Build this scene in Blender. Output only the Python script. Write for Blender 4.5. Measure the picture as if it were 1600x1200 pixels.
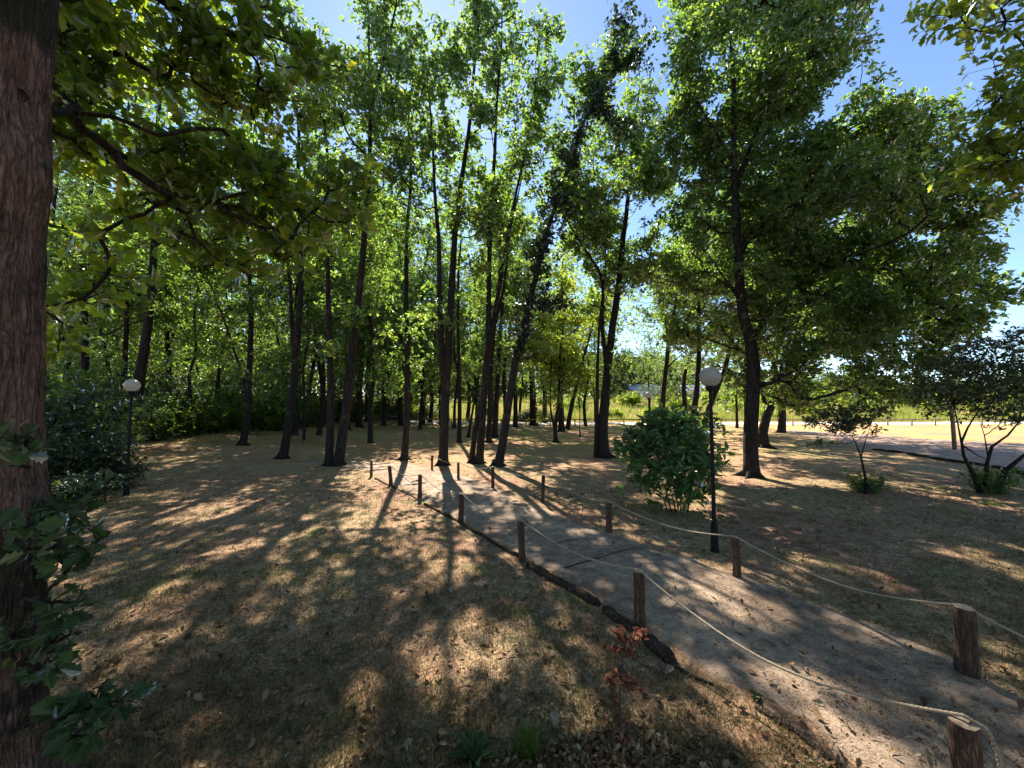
import bpy, math, random
import numpy as np
from mathutils import Vector, noise as mnoise

# ------------------------------------------------------------------ camera, sky, sun, exposure
for o in list(bpy.data.objects):
    bpy.data.objects.remove(o)
SC = bpy.context.scene
COL = SC.collection
F = 600.0                       # focal length in photo pixels (1600 wide)
PITCH = math.atan(32 / 600.0)   # horizon at y = 632
CAM = np.array([0.0, 0.0, 2.0])
cam_d = bpy.data.cameras.new('camera')
cam_d.sensor_width = 36.0
cam_d.lens = 36.0 * F / 1600.0
cam_d.clip_start = 0.05
cam_d.clip_end = 3000
cam = bpy.data.objects.new('camera', cam_d)
COL.objects.link(cam)
cam.location = CAM
cam.rotation_euler = (math.radians(90) + PITCH, 0, 0)
SC.camera = cam


def ray(px, py):
    u = (px - 800) / F
    v = (600 - py) / F
    return np.array([u, math.cos(PITCH) - v * math.sin(PITCH), math.sin(PITCH) + v * math.cos(PITCH)])


def at(px, py, y):
    """the point seen at a photo pixel, y metres in front of the camera"""
    d = ray(px, py)
    return CAM + d * (y / d[1])


sun_dir = ray(672, 42)
sun_dir = sun_dir / np.linalg.norm(sun_dir)
SUN_EL = math.asin(sun_dir[2])
SUN_AZ = math.atan2(sun_dir[0], sun_dir[1])     # clockwise from +Y
world = bpy.data.worlds.new('World')
SC.world = world
world.use_nodes = True
wn = world.node_tree
wn.nodes.clear()
sky = wn.nodes.new('ShaderNodeTexSky')
sky.sky_type = 'NISHITA'
sky.sun_disc = False
sky.sun_elevation = SUN_EL
sky.sun_rotation = SUN_AZ
sky.altitude = 1800
sky.air_density = 1.0
sky.dust_density = 0.35
sky.ozone_density = 3.0
bg = wn.nodes.new('ShaderNodeBackground')
bg.inputs['Strength'].default_value = 0.095
wo = wn.nodes.new('ShaderNodeOutputWorld')
wn.links.new(sky.outputs[0], bg.inputs[0])
wn.links.new(bg.outputs[0], wo.inputs[0])
sun_l = bpy.data.lights.new('sun', 'SUN')
sun_l.energy = 5.0
sun_l.angle = math.radians(0.55)
sun_l.color = (1.0, 0.93, 0.80)
sun = bpy.data.objects.new('sun', sun_l)
COL.objects.link(sun)
sun.rotation_euler = Vector(sun_dir).to_track_quat('Z', 'Y').to_euler()
SC.view_settings.view_transform = 'Standard'
SC.view_settings.look = 'None'
SC.view_settings.exposure = 1.6
SC.view_settings.gamma = 1
SC.view_settings.use_curve_mapping = False
SC.cycles.max_bounces = 7
SC.cycles.diffuse_bounces = 2
SC.cycles.transmission_bounces = 4
SC.cycles.glossy_bounces = 2
SC.cycles.caustics_reflective = False
SC.cycles.caustics_refractive = False
SC.cycles.sample_clamp_indirect = 4


# ------------------------------------------------------------------ ground height
def sstep(a, b, x):
    t = np.clip((x - a) / (b - a), 0, 1)
    return t * t * (3 - 2 * t)


def gz(x, y):
    x = np.asarray(x, float)
    y = np.asarray(y, float)
    z = 0.018 * np.sin(x * 1.3 + 0.7 * np.sin(y * 0.9)) + 0.015 * np.sin(y * 1.7 + 1.1 * np.sin(x * 0.8))
    z = z + 0.006 * np.sin(x * 4.1 + y * 2.3) + 0.005 * np.sin(y * 5.3 - x * 3.1)
    z = z + 2.3 * sstep(44, 66, y) * (1 + 0.2 * np.sin(x * 0.11))
    z = z + 9 * sstep(90, 420, y)
    z = z + 0.5 * sstep(-5, -16, x) * sstep(8, 20, y)
    return z


def gp(px, py):
    """ground point under a photo pixel"""
    d = ray(px, py)
    t = (0.0 - CAM[2]) / d[2]
    p = CAM + d * t
    return np.array([p[0], p[1], float(gz(p[0], p[1]))])


# ------------------------------------------------------------------ mesh helpers
def mesh(name, verts, loops, starts, smooth=False, mats=(), mat_idx=None):
    me = bpy.data.meshes.new(name)
    verts = np.asarray(verts, np.float32)
    loops = np.asarray(loops, np.int32).ravel()
    starts = np.asarray(starts, np.int32)
    me.vertices.add(len(verts))
    me.vertices.foreach_set('co', verts.ravel())
    me.loops.add(len(loops))
    me.loops.foreach_set('vertex_index', loops)
    me.polygons.add(len(starts))
    me.polygons.foreach_set('loop_start', starts)
    for m in mats:
        me.materials.append(m)
    if mat_idx is not None:
        me.polygons.foreach_set('material_index', np.asarray(mat_idx, np.int32))
    me.polygons.foreach_set('use_smooth', np.full(len(starts), smooth, bool))
    me.update(calc_edges=True)
    return me


def obj(name, me, parent=None):
    o = bpy.data.objects.new(name, me)
    COL.objects.link(o)
    if parent is not None:
        o.parent = parent
    return o


def tag(o, label=None, cat=None, group=None, kind=None):
    if label: o['label'] = label
    if cat: o['category'] = cat
    if group: o['group'] = group
    if kind: o['kind'] = kind
    return o


def thing(name, loc, label, cat, group=None, rz=0):
    o = bpy.data.objects.new(name, None)
    COL.objects.link(o)
    o.empty_display_size = 0.2
    o.location = loc
    o.rotation_euler = (0, 0, rz)
    return tag(o, label, cat, group)


class Tubes:
    """collects swept tubes into one mesh"""
    def __init__(s):
        s.v = []; s.q = []; s.n = 0; s.caps = []

    def chain(s, pts, rad, sides=6, cap=True, jitter=0.0, rng=None):
        pts = np.asarray(pts, float)
        rad = np.asarray(rad, float)
        n = len(pts)
        tan = np.gradient(pts, axis=0)
        tan /= np.linalg.norm(tan, axis=1)[:, None] + 1e-9
        up = np.array([0.0, 0, 1]) if abs(tan[0][2]) < 0.9 else np.array([1.0, 0, 0])
        a = np.cross(np.broadcast_to(up, tan.shape), tan)
        # keep the frame from flipping
        ref = a[0] / (np.linalg.norm(a[0]) + 1e-9)
        A = np.empty_like(pts)
        for i in range(n):
            ref = ref - tan[i] * ref.dot(tan[i])
            ref /= np.linalg.norm(ref) + 1e-9
            A[i] = ref
        B = np.cross(tan, A)
        th = np.arange(sides) * 2 * math.pi / sides
        R = rad[:, None] * np.ones(sides)
        if jitter and rng is not None:
            R = R * (1 + jitter * rng.standard_normal(R.shape))
        ring = pts[:, None, :] + R[..., None] * (np.cos(th)[None, :, None] * A[:, None, :] + np.sin(th)[None, :, None] * B[:, None, :])
        s.v.append(ring.reshape(-1, 3))
        i = np.arange(n - 1)[:, None] * sides
        j = np.arange(sides)[None, :]
        k = (j + 1) % sides
        q = np.stack([i + j, i + k, i + sides + k, i + sides + j], -1).reshape(-1, 4) + s.n
        s.q.append(q)
        if cap:
            s.caps.append(np.arange(sides)[::-1] + s.n)
            s.caps.append(np.arange(sides) + s.n + (n - 1) * sides)
        s.n += n * sides

    def mesh(s, name, mat, smooth=True):
        v = np.concatenate(s.v)
        q = np.concatenate(s.q)
        loops = [q.ravel()] + [c for c in s.caps]
        starts = list(np.arange(len(q)) * 4)
        p = len(q) * 4
        for c in s.caps:
            starts.append(p); p += len(c)
        return mesh(name, v, np.concatenate(loops), starts, smooth, [mat])


# ------------------------------------------------------------------ materials
def new_mat(name):
    m = bpy.data.materials.new(name)
    m.use_nodes = True
    nt = m.node_tree
    nt.nodes.clear()
    out = nt.nodes.new('ShaderNodeOutputMaterial')
    return m, nt, out


def N(nt, t, **kw):
    n = nt.nodes.new(t)
    for k, v in kw.items():
        if k in n.inputs.keys() if isinstance(k, str) else False:
            n.inputs[k].default_value = v
        else:
            setattr(n, k, v)
    return n


def ramp(nt, fac, stops):
    r = nt.nodes.new('ShaderNodeValToRGB')
    el = r.color_ramp.elements
    while len(el) > 1:
        el.remove(el[-1])
    el[0].position = stops[0][0]; el[0].color = (*stops[0][1], 1)
    for p, c in stops[1:]:
        e = el.new(p); e.color = (*c, 1)
    nt.links.new(fac, r.inputs[0])
    return r.outputs[0]


def noise_tex(nt, vec, scale, detail=4, rough=0.6):
    n = nt.nodes.new('ShaderNodeTexNoise')
    n.inputs['Scale'].default_value = scale
    n.inputs['Detail'].default_value = detail
    n.inputs['Roughness'].default_value = rough
    nt.links.new(vec, n.inputs['Vector'])
    return n.outputs['Fac']


def mixc(nt, fac, a, b, mode='MIX'):
    m = nt.nodes.new('ShaderNodeMix')
    m.data_type = 'RGBA'
    m.blend_type = mode
    for s, v in ((m.inputs[0], fac), (m.inputs[6], a), (m.inputs[7], b)):
        if isinstance(v, (int, float)):
            s.default_value = v
        elif isinstance(v, tuple):
            s.default_value = (*v, 1)
        else:
            nt.links.new(v, s)
    return m.outputs[2]


def leaf_mat(name, d0, d1, t0, t1, gloss=0.25, tfac=0.5, rough=0.42):
    """leaf: diffuse front + light coming through + a waxy sheen, colour varied leaf by leaf"""
    m, nt, out = new_mat(name)
    geo = nt.nodes.new('ShaderNodeNewGeometry')
    oi = nt.nodes.new('ShaderNodeObjectInfo')
    rnd = geo.outputs['Random Per Island']
    dc = ramp(nt, rnd, [(0.0, d0), (1.0, d1)])
    tc = ramp(nt, rnd, [(0.0, t0), (0.85, t1), (0.97, (t1[0] * 1.3, t1[1] * 0.95, t1[2]))])
    hs = nt.nodes.new('ShaderNodeHueSaturation')
    mr = nt.nodes.new('ShaderNodeMapRange')
    mr.inputs[3].default_value = 0.497
    mr.inputs[4].default_value = 0.520
    nt.links.new(oi.outputs['Random'], mr.inputs[0])
    nt.links.new(mr.outputs[0], hs.inputs['Hue'])
    nt.links.new(dc, hs.inputs['Color'])
    df = nt.nodes.new('ShaderNodeBsdfDiffuse')
    nt.links.new(hs.outputs[0], df.inputs['Color'])
    tr = nt.nodes.new('ShaderNodeBsdfTranslucent')
    nt.links.new(tc, tr.inputs['Color'])
    mx = nt.nodes.new('ShaderNodeMixShader')
    mx.inputs[0].default_value = tfac
    nt.links.new(df.outputs[0], mx.inputs[1]); nt.links.new(tr.outputs[0], mx.inputs[2])
    gl = nt.nodes.new('ShaderNodeBsdfGlossy')
    gl.inputs['Roughness'].default_value = rough
    gl.inputs['Color'].default_value = (0.9, 0.95, 1, 1)
    fr = nt.nodes.new('ShaderNodeFresnel'); fr.inputs[0].default_value = 1.38
    ml = nt.nodes.new('ShaderNodeMath'); ml.operation = 'MULTIPLY'; ml.inputs[1].default_value = gloss
    nt.links.new(fr.outputs[0], ml.inputs[0])
    m2 = nt.nodes.new('ShaderNodeMixShader')
    nt.links.new(ml.outputs[0], m2.inputs[0]); nt.links.new(mx.outputs[0], m2.inputs[1]); nt.links.new(gl.outputs[0], m2.inputs[2])
    nt.links.new(m2.outputs[0], out.inputs[0])
    return m


def bark_mat(name, c0, c1, c2, scale=1.0, bump=0.6, lichen=0.3, net=1.0, moss=0.0):
    m, nt, out = new_mat(name)
    tc = nt.nodes.new('ShaderNodeTexCoord')
    mp = nt.nodes.new('ShaderNodeMapping')
    mp.inputs['Scale'].default_value = (9 * scale, 9 * scale, 1.6 * scale)
    nt.links.new(tc.outputs['Object'], mp.inputs[0])
    n1 = noise_tex(nt, mp.outputs[0], 2.0, 6, 0.65)
    vo = nt.nodes.new('ShaderNodeTexVoronoi')
    vo.feature = 'DISTANCE_TO_EDGE'
    vo.inputs['Scale'].default_value = 2.4
    # warp the cells so that the fissures wander
    add = nt.nodes.new('ShaderNodeVectorMath'); add.operation = 'ADD'
    nc = nt.nodes.new('ShaderNodeTexNoise'); nc.inputs['Scale'].default_value = 1.5
    nt.links.new(mp.outputs[0], nc.inputs['Vector'])
    nt.links.new(mp.outputs[0], add.inputs[0]); nt.links.new(nc.outputs['Color'], add.inputs[1])
    nt.links.new(add.outputs[0], vo.inputs['Vector'])
    cr = ramp(nt, vo.outputs['Distance'], [(0.0, (0, 0, 0)), (0.22, (1, 1, 1))])
    col = ramp(nt, n1, [(0.25, c0), (0.5, c1), (0.75, c2)])
    cm = nt.nodes.new('ShaderNodeMath'); cm.operation = 'MULTIPLY_ADD'; cm.inputs[1].default_value = net; cm.inputs[2].default_value = 1 - net
    nt.links.new(cr, cm.inputs[0])
    col = mixc(nt, cm.outputs[0], c0, col)
    if moss:
        ms = noise_tex(nt, tc.outputs['Object'], 2.1, 7, 0.75)
        col = mixc(nt, ramp(nt, ms, [(0.46, (0, 0, 0)), (0.56, (moss, moss, moss))]), col, (0.022, 0.024, 0.014))
        fg = noise_tex(nt, mp.outputs[0], 9.0, 6, 0.8)
        col = mixc(nt, 0.8, col, ramp(nt, fg, [(0.35, (0.35, 0.33, 0.32)), (0.62, (1.5, 1.5, 1.5))]), 'MULTIPLY')
    ln = noise_tex(nt, tc.outputs['Object'], 3.5, 5, 0.7)
    lf = ramp(nt, ln, [(0.60, (0, 0, 0)), (0.70, (lichen, lichen, lichen))])
    col = mixc(nt, lf, col, (0.20, 0.21, 0.15))
    bs = nt.nodes.new('ShaderNodeBsdfPrincipled')
    bs.inputs['Roughness'].default_value = 0.9
    bs.inputs['Specular IOR Level'].default_value = 0.2
    nt.links.new(col, bs.inputs['Base Color'])
    ht = mixc(nt, 0.35, cr, n1)
    bp = nt.nodes.new('ShaderNodeBump')
    bp.inputs['Strength'].default_value = bump
    bp.inputs['Distance'].default_value = 0.03 / scale
    nt.links.new(ht, bp.inputs['Height'])
    nt.links.new(bp.outputs[0], bs.inputs['Normal'])
    nt.links.new(bs.outputs[0], out.inputs[0])
    return m


def plain(name, col, rough=0.6, var=0.25, scale=20, metal=0.0, bump=0.0, spec=0.4, stretch=(1, 1, 1)):
    m, nt, out = new_mat(name)
    tc = nt.nodes.new('ShaderNodeTexCoord')
    mp = nt.nodes.new('ShaderNodeMapping')
    mp.inputs['Scale'].default_value = stretch
    nt.links.new(tc.outputs['Object'], mp.inputs[0])
    n1 = noise_tex(nt, mp.outputs[0], scale, 6, 0.65)
    c = ramp(nt, n1, [(0.3, tuple(v * (1 - var) for v in col)), (0.7, tuple(min(1, v * (1 + var)) for v in col))])
    bs = nt.nodes.new('ShaderNodeBsdfPrincipled')
    bs.inputs['Roughness'].default_value = rough
    bs.inputs['Metallic'].default_value = metal
    bs.inputs['Specular IOR Level'].default_value = spec
    nt.links.new(c, bs.inputs['Base Color'])
    if bump:
        bp = nt.nodes.new('ShaderNodeBump')
        bp.inputs['Strength'].default_value = bump
        bp.inputs['Distance'].default_value = 0.01
        nt.links.new(n1, bp.inputs['Height'])
        nt.links.new(bp.outputs[0], bs.inputs['Normal'])
    nt.links.new(bs.outputs[0], out.inputs[0])
    return m


def island_mat(name, stops, rough=0.8, trans=0.0):
    m, nt, out = new_mat(name)
    geo = nt.nodes.new('ShaderNodeNewGeometry')
    c = ramp(nt, geo.outputs['Random Per Island'], stops)
    d = nt.nodes.new('ShaderNodeBsdfDiffuse')
    nt.links.new(c, d.inputs[0])
    if trans:
        t = nt.nodes.new('ShaderNodeBsdfTranslucent')
        nt.links.new(c, t.inputs[0])
        mx = nt.nodes.new('ShaderNodeMixShader'); mx.inputs[0].default_value = trans
        nt.links.new(d.outputs[0], mx.inputs[1]); nt.links.new(t.outputs[0], mx.inputs[2])
        nt.links.new(mx.outputs[0], out.inputs[0])
    else:
        nt.links.new(d.outputs[0], out.inputs[0])
    return m


M = {}
M['oak'] = leaf_mat('oak_leaf', (0.028, 0.055, 0.016), (0.060, 0.102, 0.027), (0.14, 0.31, 0.026), (0.44, 0.65, 0.07), 0.45, 0.53, 0.42)
M['oak_near'] = leaf_mat('oak_leaf_near', (0.022, 0.038, 0.012), (0.040, 0.064, 0.018), (0.26, 0.42, 0.014), (0.55, 0.70, 0.04), 0.35, 0.55, 0.42)
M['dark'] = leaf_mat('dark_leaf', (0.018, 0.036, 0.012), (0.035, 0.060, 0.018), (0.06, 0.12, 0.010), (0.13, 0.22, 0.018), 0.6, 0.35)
M['ivy'] = leaf_mat('ivy_leaf', (0.014, 0.026, 0.012), (0.028, 0.045, 0.016), (0.03, 0.06, 0.008), (0.07, 0.11, 0.012), 0.5, 0.25)
M['laurel'] = leaf_mat('laurel_leaf', (0.035, 0.09, 0.028), (0.07, 0.15, 0.04), (0.14, 0.32, 0.02), (0.28, 0.50, 0.03), 0.9, 0.45, 0.36)
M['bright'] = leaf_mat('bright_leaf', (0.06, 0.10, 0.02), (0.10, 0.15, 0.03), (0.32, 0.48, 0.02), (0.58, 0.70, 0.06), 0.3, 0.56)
M['sprout'] = leaf_mat('sprout_leaf', (0.035, 0.062, 0.026), (0.06, 0.10, 0.038), (0.08, 0.16, 0.03), (0.16, 0.26, 0.05), 0.4, 0.4)
M['sucker'] = leaf_mat('sucker_leaf', (0.05, 0.09, 0.03), (0.09, 0.14, 0.05), (0.14, 0.26, 0.03), (0.26, 0.40, 0.06), 0.3, 0.45)
M['meadow'] = island_mat('meadow_grass', [(0, (0.22, 0.30, 0.05)), (0.6, (0.38, 0.42, 0.09)), (1, (0.52, 0.47, 0.17))], trans=0.35)
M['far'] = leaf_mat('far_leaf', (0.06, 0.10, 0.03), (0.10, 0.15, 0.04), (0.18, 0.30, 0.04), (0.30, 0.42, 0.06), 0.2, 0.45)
M['redleaf'] = island_mat('dry_red_leaf', [(0, (0.10, 0.035, 0.028)), (0.6, (0.19, 0.075, 0.05)), (1, (0.28, 0.15, 0.08))], trans=0.4)
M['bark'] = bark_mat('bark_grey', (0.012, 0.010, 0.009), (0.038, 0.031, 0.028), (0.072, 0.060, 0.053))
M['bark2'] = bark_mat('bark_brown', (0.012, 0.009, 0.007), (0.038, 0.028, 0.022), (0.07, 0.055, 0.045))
M['bark_near'] = bark_mat('bark_near', (0.07, 0.040, 0.032), (0.17, 0.098, 0.078), (0.27, 0.17, 0.135), 1.5, 0.9, 0.5, 0.45, 0.9)
M['post'] = bark_mat('post_bark', (0.035, 0.020, 0.014), (0.12, 0.068, 0.046), (0.21, 0.135, 0.095), 2.5, 1.0, 0.5, .6)
M['cut'] = plain('cut_wood', (0.24, 0.175, 0.12), 0.85, 0.4, 25, bump=0.5)
M['log'] = bark_mat('rotten_log', (0.015, 0.010, 0.008), (0.07, 0.045, 0.03), (0.14, 0.10, 0.075), 2.2, 1.0, 0.3)
M['rope'] = plain('rope_fibre', (0.35, 0.275, 0.19), 0.9, 0.3, 90, bump=0.6)
M['pole'] = plain('black_paint', (0.008, 0.008, 0.009), 0.7, 0.4, 30, spec=0.2)
M['wood'] = plain('weathered_wood', (0.22, 0.15, 0.10), 0.85, 0.4, 12, bump=0.4, stretch=(4, 4, 0.6))
M['rail'] = plain('rail_wood', (0.26, 0.21, 0.16), 0.85, 0.3, 6)
M['stick'] = plain('stick_bark', (0.05, 0.033, 0.028), 0.9, 0.4, 40)
M['white'] = plain('white_render', (0.75, 0.74, 0.72), 0.8, 0.06, 2)
M['roof'] = plain('grey_roof', (0.45, 0.47, 0.52), 0.6, 0.1, 2)
M['glass_dark'] = plain('window_glass', (0.04, 0.05, 0.06), 0.1, 0.1, 2)


def globe_mat():
    m, nt, out = new_mat('opal_globe')
    tc = nt.nodes.new('ShaderNodeTexCoord')
    n1 = noise_tex(nt, tc.outputs['Object'], 9, 5, 0.6)
    c = ramp(nt, n1, [(0.3, (0.40, 0.39, 0.36)), (0.7, (0.56, 0.56, 0.54))])
    bs = nt.nodes.new('ShaderNodeBsdfPrincipled')
    nt.links.new(c, bs.inputs['Base Color'])
    bs.inputs['Roughness'].default_value = 0.22
    tr = nt.nodes.new('ShaderNodeBsdfTranslucent')
    nt.links.new(c, tr.inputs[0])
    mx = nt.nodes.new('ShaderNodeMixShader'); mx.inputs[0].default_value = 0.5
    nt.links.new(bs.outputs[0], mx.inputs[1]); nt.links.new(tr.outputs[0], mx.inputs[2])
    nt.links.new(mx.outputs[0], out.inputs[0])
    return m


M['globe'] = globe_mat()


def ground_mat():
    m, nt, out = new_mat('lawn_soil')
    tc = nt.nodes.new('ShaderNodeTexCoord')
    P = tc.outputs['Object']
    big = noise_tex(nt, P, 0.55, 4, 0.6)
    mid = noise_tex(nt, P, 3.0, 6, 0.7)
    fine = noise_tex(nt, P, 38, 6, 0.75)
    grain = noise_tex(nt, P, 130, 3, 0.8)
    soil = ramp(nt, mid, [(0.3, (0.15, 0.085, 0.055)), (0.5, (0.25, 0.155, 0.10)), (0.7, (0.36, 0.245, 0.16))])
    straw = ramp(nt, fine, [(0.3, (0.12, 0.085, 0.05)), (0.5, (0.27, 0.20, 0.11)), (0.7, (0.46, 0.37, 0.22))])
    c = mixc(nt, ramp(nt, big, [(0.40, (0, 0, 0)), (0.62, (1, 1, 1))]), soil, straw)
    c = mixc(nt, 0.8, c, ramp(nt, fine, [(0.35, (0.35, 0.33, 0.3)), (0.65, (1.6, 1.55, 1.5))]), 'MULTIPLY')
    c = mixc(nt, 0.7, c, ramp(nt, noise_tex(nt, P, 9, 5, 0.7), [(0.38, (0.5, 0.5, 0.5)), (0.6, (1.35, 1.33, 1.3))]), 'MULTIPLY')
    c = mixc(nt, 0.5, c, ramp(nt, grain, [(0.35, (0.4, 0.4, 0.4)), (0.62, (1.5, 1.5, 1.5))]), 'MULTIPLY')
    g = noise_tex(nt, P, 1.4, 5, 0.65)
    gm = ramp(nt, g, [(0.55, (0, 0, 0)), (0.68, (0.7, 0.7, 0.7))])
    c = mixc(nt, gm, c, ramp(nt, fine, [(0.3, (0.05, 0.075, 0.02)), (0.7, (0.17, 0.20, 0.06))]))
    # the open field far out is drier and yellower
    sp = nt.nodes.new('ShaderNodeSeparateXYZ'); nt.links.new(P, sp.inputs[0])
    mr = nt.nodes.new('ShaderNodeMapRange'); mr.inputs[1].default_value = 10; mr.inputs[2].default_value = 24
    nt.links.new(sp.outputs[1], mr.inputs[0])
    field = ramp(nt, noise_tex(nt, P, 0.28, 5, 0.65), [(0.43, (0.46, 0.25, 0.14)), (0.55, (0.42, 0.32, 0.12)), (0.68, (0.28, 0.32, 0.07))])
    field = mixc(nt, 0.5, field, ramp(nt, fine, [(0.35, (0.5, 0.5, 0.5)), (0.65, (1.4, 1.4, 1.4))]), 'MULTIPLY')
    c = mixc(nt, 1.0, c, (1.22, 1.17, 1.20), 'MULTIPLY')
    mf = nt.nodes.new('ShaderNodeMath'); mf.operation = 'MULTIPLY'; mf.inputs[1].default_value = 0.8
    nt.links.new(mr.outputs[0], mf.inputs[0])
    c = mixc(nt, mf.outputs[0], c, field)
    bs = nt.nodes.new('ShaderNodeBsdfPrincipled')
    bs.inputs['Roughness'].default_value = 0.95
    bs.inputs['Specular IOR Level'].default_value = 0.1
    nt.links.new(c, bs.inputs['Base Color'])
    hsum = mixc(nt, 0.4, fine, grain)
    bp = nt.nodes.new('ShaderNodeBump'); bp.inputs['Strength'].default_value = 0.9; bp.inputs['Distance'].default_value = 0.02
    nt.links.new(hsum, bp.inputs['Height']); nt.links.new(bp.outputs[0], bs.inputs['Normal'])
    nt.links.new(bs.outputs[0], out.inputs[0])
    return m


def path_mat(name, c0, c1, c2):
    m, nt, out = new_mat(name)
    tc = nt.nodes.new('ShaderNodeTexCoord')
    P = tc.outputs['Object']
    big = noise_tex(nt, P, 0.9, 6, 0.65)
    fine = noise_tex(nt, P, 45, 6, 0.75)
    vo = nt.nodes.new('ShaderNodeTexVoronoi'); vo.inputs['Scale'].default_value = 28; vo.inputs['Randomness'].default_value = 1
    nt.links.new(P, vo.inputs['Vector'])
    c = ramp(nt, big, [(0.3, c0), (0.5, c1), (0.7, c2)])
    c = mixc(nt, 0.55, c, ramp(nt, fine, [(0.35, (0.6, 0.58, 0.55)), (0.65, (1.35, 1.35, 1.35))]), 'MULTIPLY')
    c = mixc(nt, 0.75, c, ramp(nt, noise_tex(nt, P, 6.5, 6, 0.75), [(0.38, (0.55, 0.53, 0.5)), (0.6, (1.35, 1.33, 1.3))]), 'MULTIPLY')
    c = mixc(nt, 0.6, c, ramp(nt, noise_tex(nt, P, 120, 4, 0.8), [(0.36, (0.45, 0.42, 0.4)), (0.62, (1.45, 1.45, 1.45))]), 'MULTIPLY')
    peb = ramp(nt, vo.outputs['Distance'], [(0.0, (0.55, 0.5, 0.45)), (0.16, (1, 1, 1))])
    c = mixc(nt, 0.5, c, peb, 'MULTIPLY')
    bs = nt.nodes.new('ShaderNodeBsdfPrincipled')
    bs.inputs['Roughness'].default_value = 0.92
    bs.inputs['Specular IOR Level'].default_value = 0.15
    nt.links.new(c, bs.inputs['Base Color'])
    bp = nt.nodes.new('ShaderNodeBump'); bp.inputs['Strength'].default_value = 1.0; bp.inputs['Distance'].default_value = 0.02
    nt.links.new(fine, bp.inputs['Height']); nt.links.new(bp.outputs[0], bs.inputs['Normal'])
    nt.links.new(bs.outputs[0], out.inputs[0])
    return m


# ------------------------------------------------------------------ ground sheet
def build_ground():
    def axis(lim_lo, lim_hi, near_lo, near_hi, step):
        a = list(np.arange(near_lo, near_hi + 1e-6, step))
        s = step
        x = near_hi
        while x < lim_hi:
            s *= 1.13; x += s; a.append(x)
        s = step; x = near_lo
        while x > lim_lo:
            s *= 1.13; x -= s; a.insert(0, x)
        return np.array(a)
    xs = axis(-1600, 1600, -12, 12, 0.15)
    ys = axis(-60, 1700, 0.5, 22, 0.15)
    X, Y = np.meshgrid(xs, ys)
    Z = gz(X, Y)
    rg = np.random.default_rng(3)
    near = (np.abs(X) < 13) & (Y > 0) & (Y < 22)
    Z = Z + np.where(near, rg.normal(0, 0.004, X.shape), 0)
    v = np.stack([X, Y, Z], -1).reshape(-1, 3)
    nx, ny = len(xs), len(ys)
    i = np.arange(ny - 1)[:, None] * nx
    j = np.arange(nx - 1)[None, :]
    q = np.stack([i + j, i + j + 1, i + nx + j + 1, i + nx + j], -1).reshape(-1, 4)
    o = obj('ground', mesh('ground', v, q, np.arange(len(q)) * 4, True, [ground_mat()]))
    tag(o, kind='structure')


build_ground()


# ------------------------------------------------------------------ footpath
PL = [(1420, 1290), (1330, 1205), (1200, 1110), (1065, 1043), (1000, 985), (930, 948), (880, 915), (820, 878), (760, 838), (715, 806), (655, 778), (610, 758), (583, 744)]
PR = [(1760, 1290), (1650, 1115), (1545, 1045), (1400, 985), (1300, 948), (1220, 918), (1150, 893), (1060, 868), (960, 835), (870, 802), (800, 775), (745, 748), (690, 735)]
GL = np.array([gp(*p) for p in PL])
GR = np.array([gp(*p) for p in PR])
# beyond the last posts the path bends away to the left
for a, b in (((560, 733), (640, 728)), ((520, 727), (600, 722)), ((460, 724), (560, 719.5))):
    GL = np.vstack([GL, gp(*a)]); GR = np.vstack([GR, gp(*b)])


def strip(name, L, R, mat, lift=0.016, nl=14, step=0.12, rough=0.05, seed=1, smooth_n=1):
    rg = np.random.default_rng(seed)
    def resample(P, n):
        P = np.asarray(P)[:, :2]
        t = np.arange(len(P))
        tt = np.linspace(0, len(P) - 1, n)
        # Catmull-Rom
        out = []
        for u in tt:
            i = min(int(u), len(P) - 2); f = u - i
            p0 = P[max(i - 1, 0)]; p1 = P[i]; p2 = P[i + 1]; p3 = P[min(i + 2, len(P) - 1)]
            out.append(0.5 * ((2 * p1) + (-p0 + p2) * f + (2 * p0 - 5 * p1 + 4 * p2 - p3) * f * f + (-p0 + 3 * p1 - 3 * p2 + p3) * f ** 3))
        return np.array(out)
    ln = np.linalg.norm(np.diff(np.asarray(L)[:, :2], axis=0), axis=1).sum()
    n = int(ln / step) + 2
    a = resample(L, n); b = resample(R, n)
    s = np.linspace(0, 1, nl + 1)
    wob_a = np.convolve(rg.normal(0, rough, n + 6), np.ones(7) / 3, 'valid')[:n]
    wob_b = np.convolve(rg.normal(0, rough, n + 6), np.ones(7) / 3, 'valid')[:n]
    w = np.linalg.norm(b - a, axis=1)
    sa = -wob_a / w; sb = 1 + wob_b / w
    t = sa[:, None] + (sb - sa)[:, None] * s[None, :]
    XY = a[:, None, :] * (1 - t[..., None]) + b[:, None, :] * t[..., None]
    prof = np.minimum(1, np.minimum(s, 1 - s) * nl / 1.4)
    z = gz(XY[..., 0], XY[..., 1]) + (-0.02 + (lift + 0.02) * prof)[None, :]
    v = np.concatenate([XY, z[..., None]], -1).reshape(-1, 3)
    m = nl + 1
    i = np.arange(n - 1)[:, None] * m; j = np.arange(nl)[None, :]
    q = np.stack([i + j, i + j + 1, i + m + j + 1, i + m + j], -1).reshape(-1, 4)
    o = obj(name, mesh(name, v, q, np.arange(len(q)) * 4, True, [mat]))
    tag(o, kind='structure')
    return o


strip('footpath', GL, GR, path_mat('path_dirt', (0.22, 0.155, 0.112), (0.33, 0.242, 0.178), (0.46, 0.35, 0.26)), 0.018, 20, 0.07, 0.05, 5)
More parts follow.
